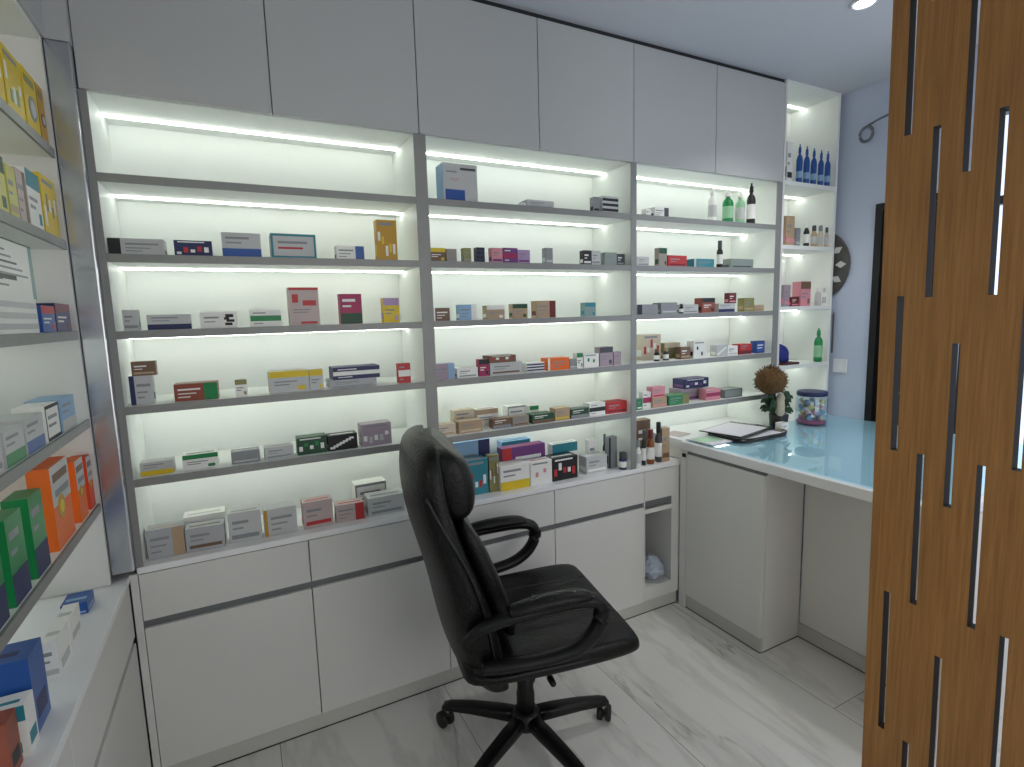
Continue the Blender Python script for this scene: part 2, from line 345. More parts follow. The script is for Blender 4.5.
# left wall base
xw=-.024;t=thing('base_cabinet','white base cabinet run along the left wall with grip groove','cabinet',(xw,0,0))
b=MB().box(-.31,-.04,-2.6,-.0015,.07,.692,lamd);b.build('body',t)
bx('grip_channel',(-.0395,-.012,-2.6,-.0015,.495,.53),M['channel'],t)
for i in range(4):
    a=-2.6+i*.65;bx('drawer',(-.0185,0,a+.0015,a+.6485,.523,.6915),lamd,t,.0015);bx('door',(-.0185,0,a+.0015,a+.6485,.067,.5025),lamd,t,.0015)
bx('plinth',(-.03,-.006,-2.6,-.0015,0,.064),lam,t)
tag(bx('worktop',(-.338,-.02,-2.6,.28,.694,.714),M['top'],None,.0015),'white worktop along the left wall holding a few boxes','worktop')
tag(bx('corner_filler',(-.02,-.0005,.002,.02,0,.7135),lamd),'narrow white filler between left and back base cabinets','trim')
# ---------------------------------------------------------------- desk
t=thing('service_desk','white service desk with pale desktop running out from the back shelves','desk',(2.2,0,0))
X=2.2
def L(n,a,m,bv=0):return bx(n,(a[0]-X,a[1]-X,a[2],a[3],a[4],a[5]),m,t,bv)
L('cabinet_body',(2.197,2.43,-.4675,-.001,.0,.789),lam)
L('door',(2.178,2.1965,-.466,-.045,.068,.775),lam,.0015)
L('corner_filler',(2.1765,2.1965,-.0435,-.0045,.0,.789),lam);L('return_panel',(2.1925,2.2085,-.0002,.2795,.7355,.7895),lam)
L('plinth',(2.1825,2.1965,-.4665,-.044,.004,.066),M['plinth']);L('seal_strip',(2.181,2.1965,-.4666,-.044,0,.0038),M['gap']);L('seal_strip',(2.1975,2.429,-.469,-.4676,0,.0038),M['gap']);L('seal_strip',(2.4285,2.4301,-1.06,-.4695,0,.0038),M['gap'])
L('grip_channel',(2.182,2.1968,-.466,-.045,.7755,.789),M['channel'])
L('modesty_panel',(2.436,2.454,-1.06,-.469,.066,.789),lam,.0015)
L('plinth',(2.4302,2.45,-1.06,-.4685,0,.0655),M['plinth'])
L('leg_panel',(2.2,3.2,-1.10,-1.0605,0,.789),lam)
L('desktop',(2.176,3.338,-1.10,-.006,.79,.83),M['top'],.003)
L('desktop_return',(2.1925,3.338,-.0055,.2795,.79,.83),M['top'])
bx('door_lock',(2.172-X,2.178-X,-.04,-.02,.758,.775),M['plastic'],t)
tag(bx('glass_sheet',(2.2,3.325,-1.08,-.012,.8305,.8365),M['glass'],None,.001),'pale blue tinted glass sheet covering the desktop','glass sheet')
# ---------------------------------------------------------------- pierced oak screen
def screen():
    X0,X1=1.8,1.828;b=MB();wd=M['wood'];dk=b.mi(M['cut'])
    sh=lambda y,z:y-(1.5-z)*.0155
    def seg(ya,yb,za,zb):
        if zb-za<1e-4:return
        n=len(b.v);k=b.mi(wd)
        for z in(za,zb):
            for x,y in((X0,ya),(X1,ya),(X1,yb),(X0,yb)):b.v.append(Vector((x,sh(y,z),z)))
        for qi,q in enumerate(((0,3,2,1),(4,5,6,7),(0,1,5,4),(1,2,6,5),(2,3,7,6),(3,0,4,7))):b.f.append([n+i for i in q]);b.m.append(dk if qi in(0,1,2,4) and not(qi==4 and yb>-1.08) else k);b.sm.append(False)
    hw=.008;y=-1.072;top,bot=2.5825,0.0
    c=0;yc=-1.118;P=.776
    off={0:1.079,1:.69,2:.965,3:.69,4:1.085}
    while yc>-1.85:
        seg(yc+hw,y,bot,top)
        o=off.get(c,[.965,.69,1.08,.69][c%4]);z=bot
        zs=o-2*P
        while zs<top:
            a,e=max(zs,bot),min(zs+.392,top)
            if e>bot and a<top:
                if a-.0>z:seg(yc-hw,yc+hw,z,a)
                z=max(z,e)
            zs+=P
        seg(yc-hw,yc+hw,z,top)
        y=yc-hw;yc-=.061;c+=1
    seg(-1.88,y,bot,top)
    return tag(b.build('wooden_screen'),'warm brown oak veneer screen pierced with narrow vertical slots','screen')
screen()
DLP,DLP2,WE,WE2=28,2.5,20,3
# ---------------------------------------------------------------- office chair
def chair():
    rz=math.radians(-11)
    t=thing('office_chair','black leather high back office chair with padded arms on five castors','chair',(1.085,-.41,0),rz)
    le=M['leather'];pl=M['plastic']
    # seat cushion: sections across, front to back
    S=[(.285,.232,.452,.012),(.292,.25,.462,.03),(.27,.262,.468,.043),(.2,.268,.468,.05),(.05,.265,.462,.052),(-.1,.258,.458,.052),(-.2,.245,.456,.05),(-.235,.225,.455,.04),(-.245,.19,.455,.02)]
    b=MB();rr=[]
    for f,w,z,th in S:
        rr.append([Vector((f,y,zz-(.018*(1-(y/w)**2) if zz>z else 0)*(1 if f<.25 else .3))) for y,zz in sell(0,z,w,th,28,4)])
    b.rings(rr,le);b.build('seat_cushion',t,sub=1)
    b=MB();rr=[]
    for k in range(41):
        a=2*PI*k/40;c,s_=math.cos(a),math.sin(a)
        rr.append((.02+.262*math.copysign(abs(c)**.35,c),.262*math.copysign(abs(s_)**.35,s_),.458))
    b.tube(rr[:-1],.0045,M['leatherp'],6,closed=True);b.build('seat_piping',t)
    b=MB()  # two stitched seams on the seat top
    for y in(-.1,.1):b.tube([(f,y,.518-.012*(1-abs(f)*2)*0-.004) for f in(-.2,-.1,0,.1,.2,.262)],.0025,M['leatherp'],6)
    b.build('seam',t)
    b=MB();b.box(-.17,.17,-.17,.17,.385,.412,pl);b.build('seat_pan',t,.01)
    # backrest
    Bk=[(.335,-.165,.15,.02),(.365,-.18,.205,.040),(.44,-.212,.235,.056),(.54,-.232,.25,.06),(.65,-.255,.255,.056),(.76,-.29,.255,.048),(.86,-.325,.25,.044),(.95,-.345,.245,.04),(1.02,-.35,.235,.037),(1.072,-.348,.215,.033),(1.1,-.345,.18,.026),(1.115,-.342,.12,.012)]
    b=MB();rr=[]
    for z,f,w,th in Bk:
        ring=[];f+=.022;th*=1.22
        for x,y in sell(f,0,th,w,32,3.2):
            dish=.03*(y/w)**2      # sides wrap forward
            ring.append(Vector((x+dish,y,z)))
        rr.append(ring)
    b.rings(rr,le);back=b.build('backrest',t,sub=1)
    for z0_,z1_,f0,f1,th,w in((.50,.92,-.098,-.25,.048,.22),):
        b=MB();rr=[]
        for i in range(7):
            u=i/6;z=z0_+(z1_-z0_)*u;f=f0+(f1-f0)*u;k=math.sqrt(max(0,1-(2*u-1)**2))**.6+.02
            rr.append([Vector((x+.03*(y/.25)**2,y,z)) for x,y in sell(f,0,th*k,w*(.86+.14*k),24,3)])
        b.rings(rr,le);b.build('lumbar_pad' if z0_<.6 else 'back_pad',t,sub=1)
    b=MB();rr=[]
    for i in range(9):
        u=i/8;z=.885+.215*u;f=-.252-.03*u;k=math.sqrt(max(0,1-(2*u-1)**2))**.7+.02
        rr.append([Vector((x+.035*(y/.24)**2,y,z)) for x,y in sell(f,0,.086*k,.215*(.85+.15*k),28,2.8)])
    b.rings(rr,le);b.build('headrest',t,sub=1)
    for s in(-1,1):
        b=MB();b.tube(catmull([(-.155,s*.243,.47),(-.175,s*.258,.6),(-.213,s*.262,.75),(-.285,s*.256,.9),(-.325,s*.243,.99)],4),.004,M['leatherp'],6)
        b.build('back_piping',t)
    # arms: closed loops
    for s in(-1,1):
        y=s*.292
        P=catmull([(-.235,s*.255,.585),(-.19,s*.28,.632),(-.1,y,.655),(.0,y,.664),(.085,y,.664),(.132,y,.648),(.142,y,.605),(.115,y,.555),(.06,s*.289,.52),(-.02,s*.282,.505),(-.12,s*.272,.50),(-.2,s*.26,.50)],5)
        b=MB();n=len(P);b.tube(P,[.0165+.004*math.sin(PI*i/(n-1)) for i in range(n)],pl,12,1.25);ar=b.build('armrest',t)
        P=catmull([(-.13,y,.668),(-.08,y,.674),(.0,y,.679),(.07,y,.678),(.108,y,.668)],5);n=len(P)
        b=MB();b.tube(P,[.011+.009*math.sin(PI*i/(n-1))**.5 for i in range(n)],le,12,1.5);b.build('arm_pad',ar)
    # mechanism, lift, base
    b=MB();b.box(-.09,.1,-.07,.07,.345,.384,pl);b.box(-.2,-.09,-.035,.035,.35,.372,pl);b.build('tilt_mechanism',t,.008)
    b=MB();b.tube([(.02,-.07,.362),(.02,-.12,.362),(.03,-.16,.356)],.006,pl,8);b.lathe([(.0,.0),(.009,0),(.011,.03),(.006,.045)],(.03,-.195,.354),pl,10,'y');b.build('lift_lever',t)
    b=MB();b.lathe([(.014,.2),(.014,.345)],(0,0,0),M['steel'],16);b.lathe([(.03,.1),(.03,.2),(.027,.21),(.027,.27),(.02,.275)],(0,0,0),pl,20);b.build('gas_lift',t)
    b=MB();b.lathe([(.02,.075),(.045,.08),(.052,.095),(.05,.125),(.036,.137),(.0305,.14)],(0,0,0),pl,24);b.build('base_hub',t)
    for k in range(5):
        a=math.radians(CHA+72*k)-rz;c,s=math.cos(a),math.sin(a);R=Matrix.Rotation(a,4,'Z')
        b=MB();rr=[]
        for d,z,w,h in((.03,.108,.024,.022),(.1,.106,.026,.019),(.2,.099,.024,.015),(.28,.088,.021,.012),(.305,.082,.017,.010)):
            rr.append([R@Vector((d,y,zz)) for y,zz in sell(0,z,w,h,16,4)])
        b.rings(rr,pl);lg=b.build('leg',t,.0)
        b=MB();cx=Vector((.292,0,0));sw=random.uniform(0,PI)
        RR=Matrix.Translation(R@cx)@Matrix.Rotation(sw,4,'Z')
        def T(l):
            return [RR@Vector(p) for p in l]
        for s2 in(-1,1):
            rr=[]
            for y,r in((.006,.018),(.007,.0265),(.011,.028),(.02,.028),(.024,.024),(.025,.015)):
                rr.append(T([(.016+r*math.cos(2*PI*j/18),s2*y,.0285+r*math.sin(2*PI*j/18)) for j in range(18)]))
            b.rings(rr,M['rubber'])
        b.rings([T(sell(.0,0,.009,.009,12,2) and [(x,y,z) for x,y in sell(.0,0,.008,.008,12,2)]) for z in(.05,.078)],M['steel'])
        b.rings([T([(x,y,z) for x,y in sell(.012,0,.022*q,.0055+.012*(z>.045),14,3)]) for z,q in((.028,1),(.045,1),(.052,.9),(.058,.6))],pl)
        b.build('castor',lg)
CHA=-9
chair()
# ---------------------------------------------------------------- packs and bottles
def patches(st,w,h,c1,c2):
    """list of (u0,u1,v0,v1,colour) on the front face, 0..1"""
    ink='G' if c1 not in('K','N','DGR','DR','M','P','DG','B','BR','RB') else 'W'
    T=lambda u0,u1,v,t=.06:(u0,u1,v,v+t,ink)
    if st=='p':return[(.08,.92,.12,.26,c2),T(.12,.62,.62,.1),T(.12,.45,.44,.06)]
    if st=='tb':return[(0,1,.7,1,c2),T(.12,.7,.48),T(.12,.5,.34),(.7,.9,.1,.3,c2)]
    if st=='bb':return[(0,1,0,.36,c2),T(.1,.7,.74,.09),T(.1,.5,.56)]
    if st=='mb':return[(0,1,.33,.66,c2),T(.1,.5,.78,.07),T(.1,.4,.16)]
    if st=='lb':return[(0,.22,0,1,c2),T(.3,.9,.62,.1),T(.3,.75,.4),T(.3,.6,.22)]
    if st=='rb':return[(.68,1,0,1,c2),T(.08,.6,.62,.1),T(.08,.5,.4),T(.08,.36,.2)]
    if st=='ed':return[(0,.1,0,1,c2),T(.2,.85,.6,.1),T(.2,.7,.4),T(.2,.5,.2)]
    if st=='fr':return[(0,1,0,.1,c2),(0,1,.9,1,c2),(0,.05,.1,.9,c2),(.95,1,.1,.9,c2),T(.15,.8,.6,.1),(.15,.7,.38,.46,'R' if c2=='T' else ink)]
    if st=='st':return[(0,1,.12,.28,c2),(0,1,.42,.58,c2),(0,1,.72,.88,c2)]
    if st=='sp':
        r=random.Random(int(w*1e5)+int(h*1e4));o=[]
        for i in range(5):
            u=.06+i*.18;v=r.uniform(.1,.5);o.append((u,u+.12,v,v+r.uniform(.15,.35),c2 if i%2 else ('W' if c2!='W' else 'R')))
        return o+[T(.1,.8,.86,.07)]
    if st=='di':return[(.05+.11*i,.22+.11*i,.12+.09*i,.26+.09*i,c2) for i in range(7)]
    if st=='wv':return[(.68,.9,.65,.85,c2),(.64,.78,.5,.66,c2),(.7,.92,.36,.52,c2),(.66,.86,.15,.32,c2),T(.1,.5,.6,.1),T(.1,.4,.36)]
    if st=='rl':return[(.45,.9,.52,.66,'R'),(0,1,.93,1,'R'),(.1,.3,.6,.82,'R'),T(.12,.7,.4,.03),T(.12,.6,.33,.03),(.35,.9,.04,.1,'R')]
    if st=='bl':return[(.05,.62,.04,.32,c2),(.5,.95,.84,.9,'DG'),(.2,.45,.55,.62,'PG'),T(.1,.4,.76,.04)]
    if st=='tx':
        o=[(0,1,.97,1,'DGR'),(.93,1,0,.97,'TG')]
        for i in range(8):o.append((.06,.06+.1*(3+(i*37)%6),.88-i*.1,.915-i*.1,'G' if i%3 else 'DG'))
        return o+[(.3,.62,.3,.38,'K')]
    return[]
def disc(b,xf,cx,cz,r,m,y=-.0012,n=18):
    rr=[[xf@Vector((cx+r*math.cos(2*PI*j/n),yy,cz+r*math.sin(2*PI*j/n))) for j in range(n)] for yy in(0,y)]
    b.rings(rr,m,smooth=False)
def pack(w,d,h,st,c1,c2,ed):
    """front at y=0 facing -y, centred in x, base at z=0"""
    b=MB();b.box(-w/2,w/2,0,d,0,h,cm(c1));I=Matrix.Identity(4)
    for u0,u1,v0,v1,c in patches(st,w,h,c1,c2):
        b.box(-w/2+u0*w+(.0004 if u0<=0 else 0),-w/2+u1*w-(.0004 if u1>=1 else 0),-.0005,0,max(.0004,v0*h),min(h-.0004,v1*h),cm(c))
    if st=='ci':
        disc(b,I,.05*w,.42*h,min(w,h)*.3,cm(c2));disc(b,I,.05*w,.42*h,min(w,h)*.2,cm('LG'),-.0018);b.box(-.4*w,.35*w,-.0005,0,.78*h,.9*h,cm('OL'))
    if st=='oc':
        b.box(-w/2+.0004,w/2-.0004,-.0005,0,.52*h,h-.0004,cm('LG'));b.box(-.4*w,.4*w,-.001,0,.8*h,.9*h,cm('BR'));b.box(-.35*w,.4*w,-.001,0,.62*h,.7*h,cm('G'));disc(b,I,-.1*w,.47*h,min(w,h)*.2,cm('GO'));disc(b,I,-.1*w,.47*h,min(w,h)*.11,cm('Y'),-.002)
    # side and top print, tuck flap line
    sc=c2 if st in('tb','lb','rb','sp','p','di') else c1
    b.box(-w/2-.0004,-w/2,d*.15,d*.85,h*.15,h*.4,cm('LB' if ed else sc));b.box(w/2,w/2+.0004,d*.15,d*.85,h*.15,h*.4,cm(sc))
    if ed:b.box(-w/2-.0006,-w/2,.001,d-.001,.001,h-.001,cm('LB'))
    b.box(-w/2*.8,w/2*.8,d*.3,d*.5,h,h+.0003,cm(sc));return b
def SHELF(key,kind,where,group,rows):
    for x0,x1,z,h,d,yf,st,c1,c2,lab,ed in rows:
        w=x1-x0;cx=(x0+x1)/2;L=lab+' '+where
        loc=(cx,yf,z+.0004) if kind=='back' else (yf,cx,z+.0004)
        rz=0 if kind=='back' else PI/2
        rnd=random.Random(lab+key)
        if st in('bottle','pump','jar'):
            r=w/2;loc=(cx,yf+r,z+.0004)
            gp='blue bottles in a row' if key=='t1' else group
            if st=='jar':prof=[(r*.9,0),(r,h*.08),(r,h*.62),(r*.85,h*.68)];cap=[(r*.92,h*.68),(r*.95,h*.7),(r*.95,h*.98),(r*.9,h)]
            elif st=='pump':
                prof=[(r*.85,0),(r,h*.03),(r,h*.6),(r*.8,h*.68),(r*.4,h*.74),(r*.36,h*.78)];cap=[(r*.45,h*.78),(r*.5,h*.8),(r*.42,h*.92),(r*.2,h*.94),(r*.2,h)]
            else:prof=[(r*.88,0),(r,h*.03),(r,h*.6),(r*.62,h*.7),(r*.58,h*.74)];cap=[(r*.66,h*.74),(r*.68,h*.76),(r*.66,h*.98),(r*.6,h)]
            o=MB().lathe(prof,(0,0,0),cm(c1),18).build('jar' if st=='jar' else 'bottle');o.location=loc
            tag(o,L,'jar' if st=='jar' else 'bottle',gp)
            q=MB().lathe(cap,(0,0,0),cm(c2 if key!='c1' or c1!='W' else 'W'),16).build('cap',o)
            lt=.3 if key=='t1' else .48;q=MB().lathe([(r*1.005,h*.14),(r*1.02,h*.15),(r*1.02,h*lt),(r*1.005,h*(lt+.01))],(0,0,0),cm('LB' if key=='t1' else 'W' if c1 in('K','B','AM','DG','N') else ('LG' if c1!='GR' else 'LGR')),18).build('label_band',o)
            continue
        o=pack(w,d,h,st,c1,c2,ed).build('medicine_box',None,min(.0008,h*.03));o.location=loc
        a=math.radians(rnd.uniform(-2.5,2.5)) if kind=='back' and w<.12 and yf<.2 and 'stack' not in lab and 'lying' not in lab else 0
        o.rotation_euler=(0,0,rz+a)
        tag(o,L,'medicine box',group)
SHELF('a2','back','on second shelf of left bay','medicine packs on the second shelf of the left bay',[
  (0.0195, 0.1544, 1.6544, 0.047, 0.074, 0.03, 'lb', 'LG', 'K', 'long grey medicine box with black left end', 0),
  (0.1795, 0.2786, 1.6544, 0.0464, 0.054, 0.03, 'sp', 'N', 'R', 'navy medicine box with red and white spots', 0),
  (0.3056, 0.4148, 1.6544, 0.0747, 0.06, 0.03, 'bb', 'LG', 'B', 'grey medicine box fading to blue along the bottom', 0),
  (0.4439, 0.5806, 1.6544, 0.0781, 0.075, 0.03, 'fr', 'LG', 'T', 'wide grey medicine box with red lines and teal edge', 0),
  (0.6446, 0.7364, 1.6544, 0.0461, 0.05, 0.03, 'rb', 'W', 'B', 'small white medicine box with blue corner', 0),
  (0.7825, 0.8533, 1.6544, 0.1387, 0.039, 0.03, 'sp', 'GO', 'Y', 'tall gold and yellow medicine box', 0),
])
SHELF('a3','back','on third shelf of left bay','medicine packs on the third shelf of the left bay',[
  (0.0336, 0.0722, 1.438, 0.06, 0.03, 0.03, 'p', 'LG', 'G', 'small square grey medicine box at left end', 0),
  (0.0918, 0.2038, 1.438, 0.0444, 0.062, 0.03, 'bb', 'LG', 'N', 'flat grey medicine box with navy bottom band', 0),
  (0.2276, 0.3289, 1.438, 0.0493, 0.056, 0.03, 'wv', 'W', 'K', 'white medicine box with black wave mark', 0),
  (0.3659, 0.457, 1.438, 0.0527, 0.05, 0.03, 'mb', 'W', 'GR', 'white medicine box with green band', 0),
  (0.4843, 0.5765, 1.438, 0.1238, 0.051, 0.03, 'rl', 'PG', 'R', 'tall pink medicine box with red lettering block', 0),
  (0.6449, 0.7174, 1.438, 0.1016, 0.04, 0.03, 'bb', 'M', 'DGR', 'upright magenta medicine box with dark bottom', 0),
  (0.7908, 0.8485, 1.438, 0.0867, 0.032, 0.03, 'tb', 'Y', 'LI', 'small yellow medicine box with lilac top', 0),
])
SHELF('a4','back','on fourth shelf of left bay','medicine packs on the fourth shelf of the left bay',[
  (0.0302, 0.0885, 1.2185, 0.0861, 0.032, 0.03, 'lb', 'LG', 'N', 'square white medicine box with navy dot', 0),
  (0.0398, 0.1006, 1.3046, 0.0417, 0.032, 0.03, 'p', 'BR', 'TN', 'brown medicine box lying on a square white box', 0),
  (0.1396, 0.2561, 1.2185, 0.0522, 0.064, 0.03, 'rb', 'RB', 'GR', 'red brown medicine box with green right end', 0),
  (0.3051, 0.3394, 1.2185, 0.0544, 0.03, 0.03, 'tb', 'W', 'OL', 'narrow white medicine box with olive top', 0),
  (0.4041, 0.5275, 1.2185, 0.0715, 0.068, 0.03, 'tb', 'LG', 'Y', 'grey picture medicine box with yellow top band', 0),
  (0.5291, 0.5726, 1.2185, 0.0704, 0.03, 0.03, 'tb', 'LG', 'Y', 'short grey medicine box with yellow top beside navy stack', 0),
  (0.5922, 0.7529, 1.2185, 0.0284, 0.088, 0.03, 'p', 'S', 'G', 'flat silver medicine box under a navy one', 0),
  (0.6057, 0.7653, 1.2469, 0.0425, 0.088, 0.03, 'mb', 'N', 'W', 'flat navy medicine box stacked on a silver one', 0),
  (0.8326, 0.8773, 1.2185, 0.0703, 0.03, 0.03, 'mb', 'R', 'W', 'narrow red medicine box at right end', 0),
])
SHELF('a5','back','on fifth shelf of left bay','medicine packs on the fifth shelf of the left bay',[
  (0.0327, 0.1184, 1.0014, 0.0406, 0.047, 0.03, 'bb', 'LG', 'Y', 'grey medicine box with yellow bottom band', 0),
  (0.1424, 0.2389, 1.0014, 0.0477, 0.053, 0.03, 'tb', 'W', 'GR', 'white medicine box with green top band', 0),
  (0.2756, 0.3587, 1.0014, 0.0392, 0.046, 0.03, 'p', 'G', 'LG', 'plain slate grey medicine box', 0),
  (0.3742, 0.4611, 1.0014, 0.0404, 0.048, 0.03, 'p', 'LG', 'G', 'pale grey medicine box with faint print', 0),
  (0.4737, 0.5694, 1.0014, 0.0587, 0.053, 0.03, 'sp', 'DGR', 'GR', 'dark green medicine box with leafy print', 0),
  (0.5741, 0.6727, 1.0014, 0.0536, 0.054, 0.03, 'di', 'K', 'W', 'black medicine box with white diagonal', 0),
  (0.688, 0.7945, 1.0014, 0.079, 0.059, 0.03, 'sp', 'MV', 'LG', 'mauve grey patterned medicine box', 0),
])
SHELF('aw','back','on worktop of left bay','medicine packs on the worktop of the left bay',[
  (0.0262, 0.124, 0.7346, 0.0926, 0.054, 0.04, 'rb', 'S', 'TN', 'silver medicine box with tan right end', 0),
  (0.1268, 0.2347, 0.7346, 0.0749, 0.059, 0.04, 'p', 'S', 'BR', 'silver grey medicine box with brown print', 0),
  (0.1168, 0.2379, 0.7346, 0.0859, 0.067, 0.13, 'p', 'W', 'LG', 'blank white card box behind two silver boxes', 0),
  (0.2474, 0.3439, 0.7346, 0.1002, 0.053, 0.045, 'p', 'LG', 'G', 'grey medicine box leaning toward tan edged box', 0),
  (0.354, 0.4556, 0.7346, 0.0925, 0.056, 0.045, 'ed', 'LG', 'GO', 'grey medicine box with golden left edge', 0),
  (0.4766, 0.5751, 0.7346, 0.0942, 0.054, 0.045, 'p', 'PG', 'R', 'pinkish grey medicine box with small red print', 0),
  (0.5854, 0.6828, 0.7346, 0.0626, 0.054, 0.045, 'rb', 'PG', 'R', 'low pinkish medicine box with red right corner', 0),
  (0.6983, 0.8327, 0.7346, 0.068, 0.074, 0.045, 'p', 'LG', 'G', 'low grey medicine box nearest the chair back', 0),
  (0.6707, 0.7881, 0.7346, 0.1008, 0.065, 0.13, 'fr', 'W', 'G', 'white framed medicine box behind two low grey boxes', 0),
])
SHELF('b1','back','on top shelf of middle bay','medicine packs on the top shelf of the middle bay',[
  (1.036, 1.1713, 1.8725, 0.1358, 0.074, 0.03, 'bl', 'LG', 'B', 'big grey carton with blue block and pale blue side', 1),
  (1.3552, 1.3775, 1.8725, 0.0151, 0.03, 0.03, 'p', 'W', 'LG', 'tiny white medicine box beside flat grey box', 0),
  (1.3838, 1.5069, 1.8725, 0.0301, 0.068, 0.03, 'p', 'LG', 'G', 'flat grey medicine box in the middle', 0),
  (1.7048, 1.7333, 1.8725, 0.0635, 0.03, 0.03, 'p', 'G', 'K', 'tiny dark grey medicine box beside striped box', 0),
  (1.749, 1.8348, 1.8725, 0.0709, 0.047, 0.03, 'st', 'LG', 'K', 'grey medicine box with black stripes', 0),
])
SHELF('b2','back','on second shelf of middle bay','medicine packs on the second shelf of the middle bay',[
  (0.9718, 1.0336, 1.6544, 0.0493, 0.034, 0.03, 'tb', 'BR', 'Y', 'brown medicine box with yellow top print', 0),
  (1.0367, 1.0771, 1.6544, 0.0473, 0.03, 0.03, 'p', 'BG', 'G', 'grey brown medicine box beside yellow topped box', 0),
  (1.1053, 1.1354, 1.6544, 0.0529, 0.03, 0.03, 'p', 'OL', 'G', 'narrow olive grey medicine box', 0),
  (1.1585, 1.192, 1.6544, 0.0565, 0.03, 0.03, 'st', 'K', 'N', 'narrow black medicine box', 0),
  (1.2216, 1.269, 1.6544, 0.0569, 0.03, 0.03, 'p', 'PK', 'P', 'pinkish purple medicine box, leftmost of three purple boxes', 0),
  (1.2716, 1.3343, 1.6544, 0.0587, 0.034, 0.03, 'mb', 'P', 'M', 'deep purple medicine box between two purple boxes', 0),
  (1.3361, 1.3896, 1.6544, 0.0528, 0.03, 0.03, 'p', 'LI', 'P', 'pale purple medicine box, rightmost of three purple boxes', 0),
  (1.4641, 1.4974, 1.6544, 0.0643, 0.03, 0.03, 'p', 'G', 'LG', 'narrow grey medicine box standing alone', 0),
  (1.6493, 1.6894, 1.6544, 0.0599, 0.03, 0.03, 'p', 'K', 'W', 'narrow black medicine box beside white box', 0),
  (1.692, 1.737, 1.6544, 0.0591, 0.03, 0.03, 'p', 'LG', 'G', 'whitish medicine box beside narrow black box', 0),
  (1.7604, 1.8241, 1.6544, 0.055, 0.035, 0.03, 'p', 'GG', 'G', 'greenish grey medicine box near right end', 0),
  (1.8263, 1.8671, 1.6544, 0.0501, 0.03, 0.03, 'p', 'DG', 'G', 'small charcoal medicine box at right end', 0),
])
SHELF('b3','back','on third shelf of middle bay','medicine packs on the third shelf of the middle bay',[
  (0.9765, 1.0395, 1.438, 0.048, 0.035, 0.03, 'ed', 'BR', 'W', 'brown medicine box with white edge at left end', 0),
  (1.0797, 1.1499, 1.438, 0.0585, 0.039, 0.03, 'rb', 'LB', 'W', 'grey blue and white medicine box', 0),
  (1.1923, 1.2691, 1.438, 0.0536, 0.042, 0.03, 'tb', 'TN', 'W', 'tan medicine box with pale top', 0),
  (1.3061, 1.373, 1.438, 0.0577, 0.037, 0.03, 'tb', 'TN', 'DGR', 'tan medicine box with dark green top band', 0),
  (1.4163, 1.5053, 1.438, 0.0688, 0.049, 0.03, 'rb', 'TN', 'DR', 'tan and dark red medicine box', 0),
  (1.652, 1.7106, 1.438, 0.0584, 0.032, 0.03, 'tb', 'TG', 'T', 'small teal grey medicine box at right end', 0),
])
SHELF('b4','back','on fourth shelf of middle bay','medicine packs on the fourth shelf of the middle bay',[
  (0.9697, 1.0497, 1.2185, 0.0586, 0.044, 0.03, 'rb', 'MV', 'LB', 'mauve medicine box with blue grey right end', 0),
  (1.0604, 1.1454, 1.2185, 0.0369, 0.047, 0.03, 'p', 'W', 'G', 'low white medicine box', 0),
  (1.1514, 1.1927, 1.2185, 0.0658, 0.03, 0.03, 'tb', 'M', 'K', 'narrow magenta medicine box with black top', 0),
  (1.1987, 1.3404, 1.2185, 0.0481, 0.078, 0.03, 'p', 'LG', 'BR', 'wide grey medicine box under a brown one', 0),
  (1.1966, 1.3143, 1.2666, 0.028, 0.065, 0.03, 'sp', 'BR', 'W', 'brown printed medicine box lying on a grey box', 0),
  (1.3636, 1.4461, 1.2185, 0.0377, 0.045, 0.03, 'st', 'W', 'N', 'white medicine box with navy stripes', 0),
  (1.4635, 1.5702, 1.2185, 0.0502, 0.059, 0.03, 'ed', 'O', 'W', 'orange medicine box with white left edge', 0),
  (1.5727, 1.6034, 1.2185, 0.0415, 0.03, 0.03, 'p', 'G', 'LG', 'tiny grey medicine box beside orange box', 0),
  (1.6085, 1.6396, 1.2185, 0.0651, 0.03, 0.03, 'tb', 'W', 'GR', 'narrow white medicine box with green top', 0),
  (1.6448, 1.7244, 1.2185, 0.0573, 0.044, 0.03, 'sp', 'W', 'GR', 'white medicine box with green specks', 0),
  (1.7298, 1.801, 1.2185, 0.0835, 0.039, 0.03, 'tb', 'MV', 'DG', 'mauve grey medicine box with dark top', 0),
  (1.8065, 1.8457, 1.2185, 0.058, 0.03, 0.03, 'p', 'MV', 'G', 'small mauve grey medicine box at right end', 0),
])
